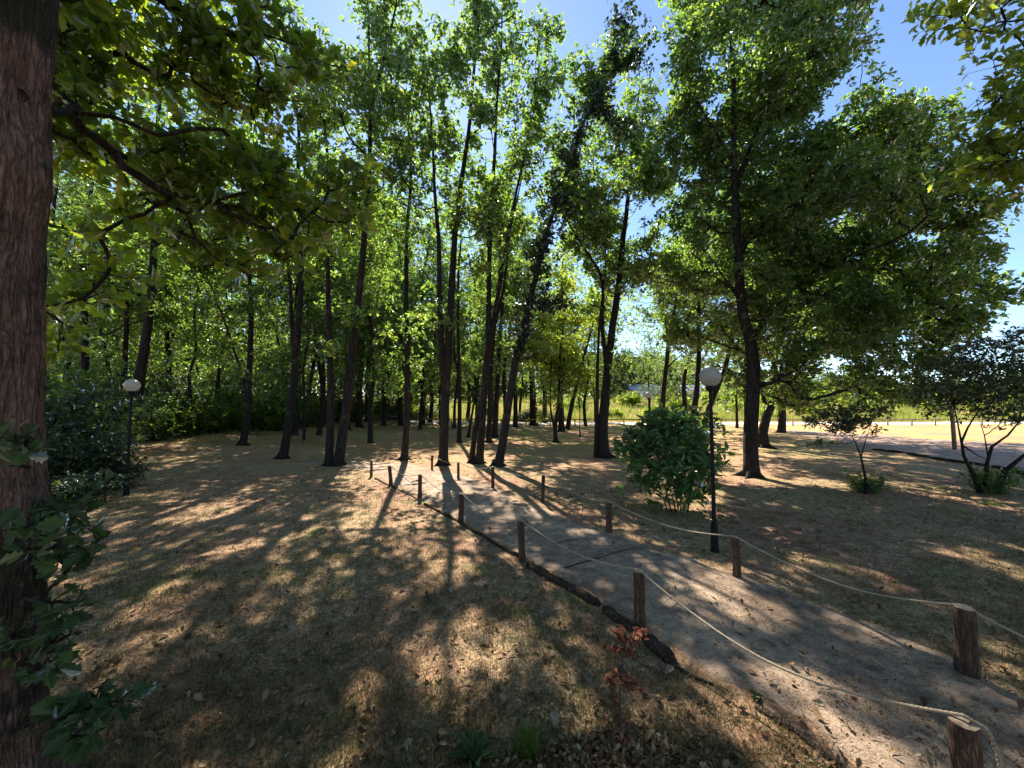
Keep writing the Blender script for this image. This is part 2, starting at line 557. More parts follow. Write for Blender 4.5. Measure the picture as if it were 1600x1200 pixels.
# track of bare earth at the right, edged with logs
TL = [gp(*p) for p in ((1230, 678), (1300, 688), (1372, 706), (1440, 714), (1520, 726), (1600, 742), (1720, 770), (1900, 815))]
TR = [gp(*p) for p in ((1230, 671), (1320, 675), (1420, 683), (1500, 687), (1580, 692), (1680, 700), (1800, 712), (1990, 730))]
strip('dirt_track', TL, TR, path_mat('track_dirt', (0.30, 0.19, 0.15), (0.40, 0.27, 0.21), (0.48, 0.35, 0.27)), 0.02, 12, 0.25, 0.06, 6)
# pale gravel road beyond the rail fence
RL = [np.array([x, 38.2 + 0.02 * x, 0]) for x in np.arange(-70, 91, 8.0)]
RR = [np.array([x, 43.2 + 0.02 * x, 0]) for x in np.arange(-70, 91, 8.0)]
strip('gravel_road', RL, RR, path_mat('road_gravel', (0.50, 0.46, 0.42), (0.60, 0.56, 0.52), (0.68, 0.64, 0.60)), 0.03, 8, 0.8, 0.2, 7)


# ------------------------------------------------------------------ leaves
OAK = np.array([(0, 0), (0.05, 0.14), (0.17, 0.20), (0.13, 0.33), (0.30, 0.42), (0.20, 0.54), (0.33, 0.70), (0.18, 0.78), (0.12, 0.92), (0, 1.0),
                (-0.12, 0.92), (-0.18, 0.78), (-0.33, 0.70), (-0.20, 0.54), (-0.30, 0.42), (-0.13, 0.33), (-0.17, 0.20), (-0.05, 0.14)])
LEAF6 = np.array([(0, 0), (0.24, 0.35), (0.22, 0.70), (0, 1.0), (-0.22, 0.70), (-0.24, 0.35)])
LEAF4 = np.array([(0, 0), (0.30, 0.55), (0, 1.0), (-0.30, 0.55)])
OVATE = np.array([(0, 0), (0.16, 0.18), (0.23, 0.42), (0.15, 0.75), (0, 1.05), (-0.15, 0.75), (-0.23, 0.42), (-0.16, 0.18)])


def leaves_mesh(name, pos, dirs, nrm, size, mat, shape, fold=0.18, droop=0.15):
    """one polygon pair per leaf: pos = stalk end, dirs = leaf axis, nrm = upper side"""
    dirs = dirs / (np.linalg.norm(dirs, axis=1)[:, None] + 1e-9)
    side = np.cross(dirs, nrm)
    side /= np.linalg.norm(side, axis=1)[:, None] + 1e-9
    up = np.cross(side, dirs)
    n = len(pos); k = len(shape)
    x = shape[:, 0]; y = shape[:, 1]
    z = np.abs(x) * fold * 2 - droop * y * y
    v = pos[:, None, :] + size[:, None, None] * (side[:, None, :] * x[None, :, None] + dirs[:, None, :] * y[None, :, None] + up[:, None, :] * z[None, :, None])
    h = k // 2
    right = list(range(0, h + 1))
    left = [0] + list(range(h, k))
    # two faces sharing the midrib
    poly = right + [0] + list(range(h, k))
    base = np.arange(n)[:, None] * k
    loops = (base + np.array(poly)[None, :]).ravel()
    l1, l2 = len(right), len(left)
    st = (np.arange(n)[:, None] * (l1 + l2) + np.array([0, l1])[None, :]).ravel()
    return mesh(name, v.reshape(-1, 3), loops, st, False, [mat])


def rosettes(cen, axis, rng, per, size, spread=1.15, up=0.55):
    """leaves radiating around twig tips"""
    n = len(cen)
    axis = axis / (np.linalg.norm(axis, axis=1)[:, None] + 1e-9)
    C = np.repeat(cen, per, 0); A = np.repeat(axis, per, 0)
    r = rng.normal(size=C.shape)
    rad = r - A * (r * A).sum(1)[:, None]
    rad /= np.linalg.norm(rad, axis=1)[:, None] + 1e-9
    t = rng.normal(spread, 0.28, len(C))
    d = A * np.cos(t)[:, None] + rad * np.sin(t)[:, None]
    nr = A * 0.6 + np.array([0, 0, up]) + rng.normal(0, 0.45, C.shape)
    s = size * rng.uniform(0.65, 1.25, len(C))
    p = C + d * s[:, None] * 0.12 - A * rng.uniform(0, 0.10, len(C))[:, None]
    return p, d, nr, s


def gap_noise(p, s, seed):
    return mnoise.noise(Vector((p[0] * s + seed * 7.3, p[1] * s + seed * 1.7, p[2] * s)))


def blob_points(blobs, rng, spacing, seed, thr=-0.28, gs=0.5):
    """cluster centres scattered in a union of ellipsoids, thinned by noise so that gaps open"""
    out = []
    for (c, r) in blobs:
        r = np.asarray(r, float) if np.ndim(r) else np.array([r, r, r * 0.85])
        vol = 4.19 * r.prod()
        n = max(3, int(vol / spacing ** 3))
        u = rng.normal(size=(n, 3)); u /= np.linalg.norm(u, axis=1)[:, None]
        u *= rng.uniform(0.12, 1, n)[:, None] ** (1 / 3.0)
        P = np.asarray(c) + u * r
        for p in P:
            if gap_noise(p, gs, seed) > thr:
                out.append(p)
    return np.array(out)


def skeleton(trunk, clusters, rng, tubes, r_tip=0.010, rise=0.55, expo=0.42, maxr=None, sides=5, min_h=0.0):
    """grow limbs from the trunk to every cluster centre; each new twig starts at the nearest fitting node"""
    nodes = [np.array(p) for p in trunk]
    par = [i - 1 for i in range(len(trunk))]
    nt_ = len(trunk)
    chains = []
    tr = np.array(trunk)
    dist = np.min(np.linalg.norm(clusters[:, None] - tr[None], axis=2), axis=1)
    order = np.argsort(dist)
    arr = np.zeros((len(trunk) + len(clusters) * 5 + 5, 3))
    arr[:nt_] = tr
    depth = np.zeros(len(arr)); n = nt_
    low = np.ones(len(arr)) * 0
    dirs_out = []
    for ci in order:
        c = clusters[ci]
        P = arr[:n]
        d = c - P
        L = np.linalg.norm(d, axis=1) + 1e-6
        cost = L * (1 + 0.06 * depth[:n]) + np.maximum(0, -d[:, 2]) * 1.2 + np.maximum(0, rise * np.hypot(d[:, 0], d[:, 1]) - d[:, 2]) * 0.5
        cost[:nt_] += np.where(P[:nt_, 2] < min_h, 50, 0)
        k = int(np.argmin(cost))
        a = P[k].copy()
        m = 4
        seg = []
        dd = c - a
        Ln = np.linalg.norm(dd)
        bow = np.array([rng.normal(0, 0.08), rng.normal(0, 0.08), -0.10 * rng.uniform(0.2, 1.4)]) * Ln
        for j in range(1, m + 1):
            f = j / m
            q = a + dd * f + bow * math.sin(math.pi * f) + rng.normal(0, 0.02 * Ln, 3) * (j < m)
            seg.append(q)
        idx = [k]
        for q in seg:
            arr[n] = q
            depth[n] = depth[idx[-1]] + 1
            par.append(idx[-1]); idx.append(n); n += 1
        chains.append(idx)
        dirs_out.append((ci, seg[-1] - seg[-2]))
    cnt = np.zeros(n)
    for ch in chains:
        cnt[ch[-1]] += 1
    for i in range(n - 1, nt_ - 1, -1):
        cnt[par[i]] += cnt[i]
    rad = r_tip * np.maximum(cnt, 1) ** expo
    if maxr is not None:
        rad = np.minimum(rad, maxr)
    for ch in chains:
        pts = arr[ch]
        rr = rad[ch].copy()
        rr[0] = rr[1] * 1.1
        tubes.chain(pts, rr, 4 if rr[1] < 0.02 else sides + (rr[1] > 0.05), cap=False)
    D = np.zeros((len(clusters), 3))
    for ci, d in dirs_out:
        D[ci] = d
    return D


def trunk_line(pts, rng, wob=0.05, step=0.45):
    """smooth dense centre line through the given points"""
    P = np.array(pts, float)
    out = []
    for i in range(len(P) - 1):
        p0 = P[max(i - 1, 0)]; p1 = P[i]; p2 = P[i + 1]; p3 = P[min(i + 2, len(P) - 1)]
        n = max(1, int(np.linalg.norm(p2 - p1) / step))
        for k in range(n):
            f = k / n
            out.append(0.5 * ((2 * p1) + (-p0 + p2) * f + (2 * p0 - 5 * p1 + 4 * p2 - p3) * f * f + (-p0 + 3 * p1 - 3 * p2 + p3) * f ** 3))
    out.append(P[-1])
    out = np.array(out)
    w = np.cumsum(rng.normal(0, wob * 0.3, out.shape), axis=0)
    w -= w[0]
    w[:, 2] = 0
    k = np.minimum(1, np.arange(len(out)) / 6.0)[:, None]
    return out + w * 0.5 * k


def trunk_radii(line, r0, top=0.18, flare=0.45):
    h = np.concatenate([[0], np.cumsum(np.linalg.norm(np.diff(line, axis=0), axis=1))])
    t = np.clip(h / max(h[-1], 0.1), 0, 1)
    return r0 * ((1 - t) ** 1.15 * (1 - top) + top) * (1 + flare * np.exp(-h / 0.22))


def make_tree(name, stems, blobs, label, cat='tree', group=None, r0=0.18, seed=0, spacing=0.54, rpc=12, per=6, leaf=0.14, sigma=0.21,
              mat='oak', bark='bark', thr=0.06, shape=LEAF6, cluster_flat=0.7, min_h=1.0, sprouts=None, extra=None, bare=0.0, rtip=0.009, tipfill=True, gs=0.5):
    """stems: list of (points, radius); first stem starts at the tree's base"""
    rng = np.random.default_rng(seed)
    base = np.array(stems[0][0][0], float)
    base[2] = float(gz(base[0], base[1])) if name != 'x' else base[2]
    T = Tubes()
    nodes = []
    for si, (pts, r) in enumerate(stems):
        pts = [np.array(p, float) for p in pts]
        if si == 0 or pts[0][2] < 0.15:
            pts[0] = pts[0].copy(); pts[0][2] = base[2] - 0.12
        ln = trunk_line(pts, rng)
        rr = trunk_radii(ln, r, flare=0.32 if pts[0][2] < 0.2 else 0.05)
        T.chain(ln, rr, 12 if r > 0.1 else 8, jitter=0.03, rng=rng)
        if si == 0 and r > .08 and math.hypot(base[0], base[1]) < 27:
            for q in range(5):
                a = q * 1.257 + rng.uniform(-.4, .4); e = rng.uniform(1.7, 2.9) * r
                c = np.array([math.cos(a), math.sin(a), 0])
                z0 = base[2]
                T.chain([np.array([base[0], base[1], z0 + r * 1.5]) + c * r * .55, np.array([base[0], base[1], z0 + r * .55]) + c * r * .95, np.array([base[0], base[1], z0 + .01]) + c * e * .8, np.array([base[0], base[1], z0 - .06]) + c * e * 1.25],
                        [r * .38, r * .40, r * .24, r * .08], 8, jitter=.05, rng=rng)
        nodes.append(ln)
    tr = np.concatenate(nodes)
    cl = blob_points(blobs, rng, spacing, seed, thr, gs)
    if tipfill:
        for nd in nodes:
            if nd[-1][2] - base[2] > 5:
                for q in nd[-7:]:
                    cl = np.vstack([cl, q + rng.normal(0, .38, (3, 3)) + np.array([0, 0, .15])])
    D = skeleton(tr, cl, rng, T, r_tip=rtip, maxr=r0 * 0.36, min_h=base[2] + min_h)
    # twig tips around each cluster centre
    k = rpc
    C = np.repeat(cl, k, 0)
    off = rng.normal(0, sigma, C.shape); off[:, 2] *= cluster_flat
    tips = C + off
    ax = off + np.repeat(D, k, 0) * 0.8 + np.array([0, 0, 0.22])
    # fine twigs reach into the leaves
    sel = rng.random(len(C)) < 0.5
    V = []; Q = []
    a = C[sel]; b = tips[sel]
    n = len(a)
    if n:
        w = 0.0045
        u = rng.normal(size=(n, 3)); d = b - a
        s1 = np.cross(d, u); s1 /= np.linalg.norm(s1, axis=1)[:, None] + 1e-9
        s2 = np.cross(d, s1); s2 /= np.linalg.norm(s2, axis=1)[:, None] + 1e-9
        ring = np.stack([a + s1 * w, a - s1 * w * 0.5 + s2 * w * 0.87, a - s1 * w * 0.5 - s2 * w * 0.87, b], 1)
        T.v.append(ring.reshape(-1, 3))
        bi = np.arange(n)[:, None] * 4 + T.n
        tri = np.stack([bi + np.array([0, 1, 3]), bi + np.array([1, 2, 3]), bi + np.array([2, 0, 3])], 1).reshape(-1, 3)
        T.caps.extend([]); T.n += n * 4
        T.tri = tri
    p, d, nr, s = rosettes(tips, ax, rng, per, leaf)
    keep = rng.random(len(p)) > bare
    p, d, nr, s = p[keep], d[keep], nr[keep], s[keep]
    root = thing(name, base, label, cat, group)
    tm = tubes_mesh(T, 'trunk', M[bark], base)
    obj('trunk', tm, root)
    crown = obj('crown', leaves_mesh('crown', p - base, d, nr, s, M[mat], shape), root)
    return root


def tubes_mesh(T, name, mat, base=np.zeros(3)):
    v = np.concatenate(T.v) - base
    q = np.concatenate(T.q)
    tri = getattr(T, 'tri', np.zeros((0, 3), int))
    loops = [q.ravel(), tri.ravel()] + list(T.caps)
    starts = [np.arange(len(q)) * 4, len(q) * 4 + np.arange(len(tri)) * 3]
    p = len(q) * 4 + len(tri) * 3
    cs = []
    for c in T.caps:
        cs.append(p); p += len(c)
    return mesh(name, v, np.concatenate(loops), np.concatenate([*starts, np.array(cs, int)]), True, [mat])


def px_stem(pxs, y, top=None, lean_y=0.0):
    """stem points from photo pixels at distance y; continues upward to height top"""
    P = [at(a, b, y) for a, b in pxs]
    if top is not None:
        d = P[-1] - P[-2]
        d = d / np.linalg.norm(d)
        d[2] = max(d[2], 0.9)
        q = P[-1]
        k = 0
        while q[2] < top:
            q = q + d * min(2.0, top - q[2] + 0.1) + np.array([0.12 * math.sin(3.1 * k + y), 0.1 * math.cos(2.3 * k + y), 0])
            P.append(q); k += 1
    return P


def column_blobs(P, h0, h1, R, rng, n=7, squash=1.0):
    """crown blobs up the line P between two heights"""
    P = np.array(P)
    out = []
    for i in range(n):
        f = (i + 0.5) / n
        h = h0 + (h1 - h0) * f
        j = int(np.argmin(np.abs(P[:, 2] - h)))
        c = P[j].copy(); c[2] = h
        prof = 0.55 + 0.45 * math.sin(math.pi * min(1, f * 1.05 + 0.05))
        a = rng.uniform(0, 6.28)
        r = R * prof * rng.uniform(0.55, 1.15)
        c[0] += math.cos(a) * R * 0.55; c[1] += math.sin(a) * R * 0.55
        out.append((c, (r, r, max(0.7, (h1 - h0) / n * 0.62) * squash)))
    return out


# ------------------------------------------------------------------ the trees one by one
def forest_tree(name, label, y, base, way, r0, top, h0, R, seed, stems2=(), nb=7, blobs_px=(), **kw):
    rng = np.random.default_rng(seed + 100)
    b = at(base[0], 600, y); b[2] = 0
    P = [b] + px_stem(way, y, top)
    st = [(P, r0)]
    for (w2, r2, t2) in stems2:
        st.append((px_stem(w2, y, t2), r2))
    bl = column_blobs(P, h0, top + 0.5, R, rng, nb) if nb else []
    for (w2, r2, t2) in stems2:
        if t2 and nb:
            P2 = px_stem(w2, y, t2)
            bl += column_blobs(P2, h0 + 1, t2 + 0.5, R * 0.75, rng, max(3, nb - 2))
    for (px, py, dy, r) in blobs_px:
        bl.append((at(px, py, y + dy), r))
    if y < 18 and nb:      # small leafy sprays low on the trunk
        for k in range(5):
            hh = rng.uniform(3.2, h0 + 1.0)
            j = int(np.argmin([abs(p[2] - hh) for p in P]))
            a = rng.uniform(0, 6.28); d = rng.uniform(.7, 1.7)
            bl.append((np.array([P[j][0] + math.cos(a) * d, P[j][1] + math.sin(a) * d, hh]), (rng.uniform(.5, .9), rng.uniform(.5, .9), rng.uniform(.25, .45))))
    return make_tree(name, st, bl, label, r0=r0, seed=seed, **kw)


GRP = 'slender oaks standing in the grove'
AIRY = dict(thr=0.17, gs=0.95, spacing=0.58, rpc=11, sigma=0.19, leaf=0.145)
forest_tree('oak_tree', 'leaning oak whose trunk forks high up, sharing its foot with a thin straight one', 12.9, (531, 726),
            [(538, 660), (547, 590), (560, 480), (570, 380), (577, 290), (579, 190), (577, 100), (575, 0)], 0.165, 16.4, 6.6, 2.2, 11,
            stems2=[([(579, 170), (595, 110), (612, 40), (622, -20)], 0.10, 15.5)], group=GRP, **AIRY)
forest_tree('oak_tree', 'thin straight oak rising beside the foot of the leaning forked one', 12.9, (517, 726),
            [(516, 660), (516, 590), (514, 500), (512, 430), (509, 340)], 0.13, 14.5, 5.8, 2.0, 12, nb=5, group=GRP, **AIRY)
forest_tree('oak_tree', 'dark slightly bent oak standing between the slim bushside one and the leaning fork', 14.0, (445, 718),
            [(451, 660), (457, 600), (461, 540), (466, 480), (468, 430), (466, 360), (462, 280)], 0.15, 17, 5.4, 2.9, 13,
            stems2=[([(460, 560), (456, 500), (454, 440), (448, 380)], 0.09, 11)], group=GRP, **AIRY)
forest_tree('oak_tree', 'slim oak by the bushes with one long bare branch reaching up and left', 16.7, (382, 705),
            [(388, 650), (389, 600), (392, 540), (393, 490), (389, 420), (386, 350)], 0.14, 16, 5.5, 2.2, 14,
            stems2=[([(386, 625), (379, 585), (366, 550), (352, 505), (338, 470), (322, 430)], 0.07, 9.5)], group=GRP)
forest_tree('oak_tree', 'thick dark oak standing directly behind the globe lamp nearest the big trunk', 15.5, (205, 706),
            [(210, 640), (219, 580), (228, 520), (235, 460), (238, 400), (241, 330)], 0.21, 17, 5.6, 2.8, 15, group=GRP)
forest_tree('oak_tree', 'straight dark oak rising out of the bushes next to the big foreground trunk', 19.0, (133, 694),
            [(133, 640), (132, 560), (131, 480), (133, 400), (137, 320)], 0.19, 17, 6.0, 3.0, 16, group=GRP)
forest_tree('oak_tree', 'thin oak at the lawn edge just beside the pair of path posts, straight and alone', 14.0, (633, 717),
            [(636, 660), (638, 600), (637, 540), (636, 480), (636, 420), (637, 360)], 0.125, 15.6, 6.6, 2.0, 17, group=GRP, **AIRY)
forest_tree('oak_tree', 'tall oak at the path bend whose trunk splits into two close parallel stems', 12.7, (693, 727),
            [(694, 680), (695, 620), (699, 560), (702, 500), (706, 420), (712, 340), (722, 260), (732, 190), (738, 120)], 0.165, 16.6, 7.2, 2.3, 18,
            stems2=[([(692, 590), (689, 520), (687, 450), (685, 370), (680, 300)], 0.11, 14)], group=GRP, **AIRY)
forest_tree('oak_tree', 'slender oak with reddish foot just beyond the split-stem oak at the path bend', 20.0, (718, 692),
            [(718, 640), (717, 580), (716, 500), (717, 420)], 0.12, 15, 6.2, 1.9, 19, nb=5, group=GRP, **AIRY)
forest_tree('oak_tree', 'tallest oak of the tight clump, trunk forking at head height of the lamps', 13.2, (749, 724),
            [(752, 680), (757, 610), (762, 540), (764, 470), (766, 400), (769, 320), (774, 240), (778, 160)], 0.135, 16.8, 7.0, 2.2, 20,
            stems2=[([(759, 575), (768, 520), (778, 460), (790, 390), (802, 320)], 0.10, 14)], group='oaks in the tight clump by the path', **AIRY)
forest_tree('oak_tree', 'thin oak leaning outward from the front of the tight clump', 13.4, (737, 712),
            [(742, 675), (749, 640), (758, 590), (768, 530)], 0.10, 10.5, 6.0, 1.4, 21, nb=4, group='oaks in the tight clump by the path', **AIRY)
forest_tree('oak_tree', 'dark oak close behind the forked one of the tight clump', 20.5, (764, 688),
            [(765, 650), (766, 600), (770, 540), (774, 470)], 0.15, 14, 6.0, 1.8, 22, nb=5, group='oaks in the tight clump by the path')
forest_tree('oak_tree', 'brown-footed oak at the back of the tight clump', 23.5, (773, 678),
            [(775, 640), (778, 590), (782, 520), (788, 450)], 0.18, 14.5, 6.0, 2.2, 23, nb=5, group='oaks in the tight clump by the path')
forest_tree('oak_tree', 'small tilted sapling between the slender red-footed oak and the tight clump', 23.5, (732, 680),
            [(736, 655), (741, 630), (748, 590)], 0.09, 8, 3.6, 1.4, 24, nb=3, group='oaks in the tight clump by the path')
# the ivy-clad leaning oak
forest_tree('oak_tree', 'leaning oak wrapped in dark ivy up its whole slanting trunk', 12.6, (777, 728),
            [(786, 690), (797, 610), (806, 555), (818, 510), (830, 460), (842, 410), (855, 360), (870, 310), (888, 260), (905, 210), (925, 160), (945, 110), (962, 50)], 0.145, 14.6,
            6.5, 0.9, 25, nb=0, mat='oak',
            blobs_px=[(940, 150, 0, 0.8), (985, 60, 0, 0.75), (965, 10, 0, 0.7), (1005, 100, 0, .6), (900, 130, .5, 0.9), (900, 330, 0.4, 1.0), (960, 280, 0, 1.0), (1000, 190, 0, 0.5)], group=GRP)


def ivy_cover(parent, pts, seed, dens=260, spread=0.26, leaf=0.14, mat='ivy'):
    rng = np.random.default_rng(seed)
    base = np.array(parent.location)
    P = []
    for i in range(len(pts) - 1):
        a, b, = np.array(pts[i]), np.array(pts[i + 1])
        n = int(np.linalg.norm(b - a) * dens)
        f = rng.random(n)[:, None]
        s = spread * (0.6 + 0.9 * abs(math.sin(i * 2.1)))
        m = max(3, int(n / 40))
        fc = rng.random(m)[:, None]
        cc = a + (b - a) * fc + rng.normal(0, s * .75, (m, 3)) * np.array([1, 1, .7])
        pick = rng.integers(0, m, n)
        P.append(np.where(rng.random((n, 1)) < .7, cc[pick] + rng.normal(0, .10, (n, 3)), a + (b - a) * f + rng.normal(0, s * .45, (n, 3))))
    P = np.concatenate(P)
    d = rng.normal(size=P.shape); d[:, 2] -= 0.3
    nr = rng.normal(size=P.shape) * 0.6 + np.array([0, -0.4, 0.4])
    s = leaf * rng.uniform(0.7, 1.3, len(P))
    obj('ivy', leaves_mesh('ivy', P - base, d, nr, s, M[mat], LEAF6), parent)


ivy_tree = [o for o in bpy.data.objects if o.get('label', '').startswith('leaning oak wrapped')][0]
ivy_cover(ivy_tree, [at(a, b, 12.6) for a, b in [(808, 560), (818, 520), (830, 460), (842, 410), (855, 360), (870, 310), (890, 260), (908, 210), (930, 160), (950, 110), (965, 60), (975, 20)]], 5, 430, 0.30)
ivy_cover(ivy_tree, [at(a, b, 12.6) for a, b in [(835, 470), (860, 475), (885, 480)]], 6, 400, 0.22)
ivy_cover(ivy_tree, [at(a, b, 12.6) for a, b in [(930, 160), (960, 190), (985, 210)]], 7, 450, 0.28)
ivy_cover(ivy_tree, [at(a, b, 12.6) for a, b in [(950, 110), (990, 90), (1012, 75)]], 8, 400, 0.24)
for o in ivy_tree.children:
    if o.name.startswith('ivy'):
        o['label'] = 'dark ivy leaves'

forest_tree('oak_tree', 'sturdy oak with a thin dark second stem, just beyond the leafy round shrub', 14.8, (943, 713),
            [(942, 670), (946, 610), (950, 560), (957, 510), (963, 465), (969, 415), (975, 350), (983, 280), (988, 210)], 0.205, 14.5, 6.3, 2.0, 26,
            stems2=[([(948, 575), (941, 510), (942, 440), (925, 405), (905, 375), (885, 340)], 0.10, 10.5), ([(931, 712), (933, 640), (934, 580), (938, 500)], 0.09, 9)],
            blobs_px=[(960, 300, 0, (2.2, 2, 1.8)), (920, 240, 1, 1.6), (1010, 330, 0, 1.5), (1000, 440, 0, .9), (1040, 250, .6, 1.2), (960, 400, .8, 1.1), (1020, 500, .5, .8), (900, 380, .5, 1.0), (990, 210, 0, 1.1), (900, 480, .8, .9), (940, 500, .9, .7)], group=GRP, nb=6, thr=.12)
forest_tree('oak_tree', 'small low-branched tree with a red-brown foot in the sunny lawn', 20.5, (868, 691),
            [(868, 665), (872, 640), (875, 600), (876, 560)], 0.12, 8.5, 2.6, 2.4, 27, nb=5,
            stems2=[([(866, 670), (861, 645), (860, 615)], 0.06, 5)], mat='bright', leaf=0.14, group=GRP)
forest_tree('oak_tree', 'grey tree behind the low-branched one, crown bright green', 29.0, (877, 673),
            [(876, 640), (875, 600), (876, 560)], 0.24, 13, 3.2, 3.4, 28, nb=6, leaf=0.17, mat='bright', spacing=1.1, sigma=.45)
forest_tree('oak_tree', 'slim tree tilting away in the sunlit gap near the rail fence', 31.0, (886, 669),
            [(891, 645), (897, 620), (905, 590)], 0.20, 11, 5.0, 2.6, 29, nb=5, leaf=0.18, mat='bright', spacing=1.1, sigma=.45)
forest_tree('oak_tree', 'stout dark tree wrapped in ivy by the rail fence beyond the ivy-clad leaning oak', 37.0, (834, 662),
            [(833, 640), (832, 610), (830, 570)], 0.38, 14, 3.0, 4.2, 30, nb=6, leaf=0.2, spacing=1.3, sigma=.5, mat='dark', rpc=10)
forest_tree('oak_tree', 'young tree rising behind the round shrub, trunk dividing into two upright limbs', 20.0, (1034, 692),
            [(1036, 640), (1039, 600), (1044, 555), (1047, 520), (1056, 480), (1060, 430)], 0.15, 13, 5.2, 2.8, 31,
            stems2=[([(1045, 540), (1040, 505), (1030, 470)], 0.08, 9), ([(1042, 575), (1058, 560), (1075, 545)], 0.05, None)], nb=5, spacing=.95)
forest_tree('oak_tree', 'dark tilted tree between the round shrub and the nearest globe lamp', 21.0, (1080, 689),
            [(1083, 650), (1088, 610), (1091, 560), (1091, 500), (1092, 440)], 0.17, 14, 5.8, 3.6, 32, nb=7, spacing=.75, thr=-.2)
forest_tree('oak_tree', 'strongly leaning tree crossing behind the nearest globe lamp', 24.0, (1096, 682),
            [(1104, 650), (1116, 615), (1130, 580), (1140, 540)], 0.18, 14, 5.0, 3.8, 33, nb=7, leaf=.15, spacing=.8, thr=-.2)
# the big broad oak on the right
BIG = [(1160, -60, 0.3, (2.3, 2.2, 1.6)), (1240, -40, 1, (2.0, 2, 1.6)), (1120, 90, 0, 1.3), (1210, 110, 0, 1.9), (1300, 40, 0.6, 1.0), (1290, 130, 0, 1.3), (1400, 220, 0.4, 1.35), (1330, 250, 0, 1.5),
       (1310, 340, -0.8, 1.9), (1230, 290, 0.3, 1.6), (1150, 230, .8, 1.2), (1440, 330, 0, 1.6), (1370, 430, -0.6, 1.7), (1485, 415, .2, 1.1), (1250, 450, -0.3, 1.3), (1440, 500, -0.3, 1.1), (1360, 545, -0.5, 1.2),
       (1270, 560, -0.6, (1.1, 1.0, .7)), (1095, 330, 0.8, 0.9), (1115, 440, 1.2, 0.8), (1490, 250, .3, 0.7), (1510, 330, 0.2, .85), (1480, 560, -.3, 0.7), (1060, 200, 1.2, 1.0), (1080, 270, 1.6, .9), (1060, 420, 2, .9), (1090, 520, 1.6, .9), (1200, 380, .6, 1.4), (1420, 400, .6, 1.3), (1525, 470, .2, .8), (1480, 480, .5, 1.1), (1330, 500, .6, 1.2), (1190, 520, .8, 1.0), (1090, 40, .5, .9), (1300, 615, -0.6, (0.9, .8, .45)), (1370, 590, .3, (1.2, 1, .6)), (1450, 610, .3, (.9, .8, .4)), (1250, 620, .6, (.8, .8, .4)), (1520, 400, .2, .6), (1400, 330, .5, 1.3), (1170, 590, .8, .6), (1400, 600, -.4, (.9, .7, .4)), (1210, 600, .4, (.7, .7, .5))]
forest_tree('oak_tree', 'big broad oak with a heavy crown, its trunk standing alone behind the nearest lamp', 10.8, (1170, 742),
            [(1172, 690), (1176, 630), (1178, 570), (1172, 530), (1162, 495), (1156, 450), (1153, 400), (1150, 330), (1148, 250), (1146, 160), (1140, 60)], 0.195, 13.6, 7, 1, 34, nb=0,
            stems2=[([(1172, 535), (1195, 500), (1222, 470), (1262, 430), (1310, 390)], 0.09, None), ([(1158, 470), (1128, 430), (1105, 395)], 0.06, None),
                    ([(1153, 400), (1190, 340), (1240, 280), (1290, 225), (1350, 190)], 0.10, None), ([(1262, 430), (1330, 400), (1400, 400), (1460, 420)], 0.05, None), ([(1240, 280), (1310, 290), (1390, 310), (1450, 335)], 0.05, None), ([(1148, 250), (1105, 185), (1075, 120)], 0.06, None), ([(1149, 290), (1180, 210), (1215, 120), (1235, 20)], 0.08, None)],
            blobs_px=BIG, spacing=0.44, rpc=11, per=6, leaf=0.13, sigma=0.18, thr=-0.26, min_h=2.3)
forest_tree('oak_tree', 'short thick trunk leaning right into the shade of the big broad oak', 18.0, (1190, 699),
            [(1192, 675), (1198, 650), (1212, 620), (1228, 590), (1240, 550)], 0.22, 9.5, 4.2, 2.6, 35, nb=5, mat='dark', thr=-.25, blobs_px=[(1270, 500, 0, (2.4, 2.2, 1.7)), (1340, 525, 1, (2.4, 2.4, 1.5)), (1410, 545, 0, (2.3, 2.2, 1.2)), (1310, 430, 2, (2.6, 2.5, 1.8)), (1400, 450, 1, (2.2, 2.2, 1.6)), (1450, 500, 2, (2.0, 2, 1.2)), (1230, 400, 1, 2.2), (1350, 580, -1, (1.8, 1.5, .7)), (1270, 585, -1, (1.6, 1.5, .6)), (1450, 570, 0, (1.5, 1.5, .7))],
            stems2=[([(1200, 645), (1190, 610), (1186, 570)], 0.1, 8), ([(1228, 590), (1270, 545), (1330, 515), (1400, 500)], 0.09, None), ([(1240, 550), (1280, 490), (1330, 440), (1390, 410)], 0.09, None)], spacing=.95)

# ------------------------------------------------------------------ small trees and shrubs on the right
def small_tree(name, label, y, stems_px, blobs_px, seed, cat='shrub', **kw):
    st = []
    for i, (w, r) in enumerate(stems_px):
        P = [at(a, b, y + dy) for (a, b, dy) in w]
        st.append((P, r))
    bl = [(at(a, b, y + dy), r) for (a, b, dy, r) in blobs_px]
    return make_tree(name, st, bl, label, cat=cat, r0=stems_px[0][1], seed=seed, **kw)


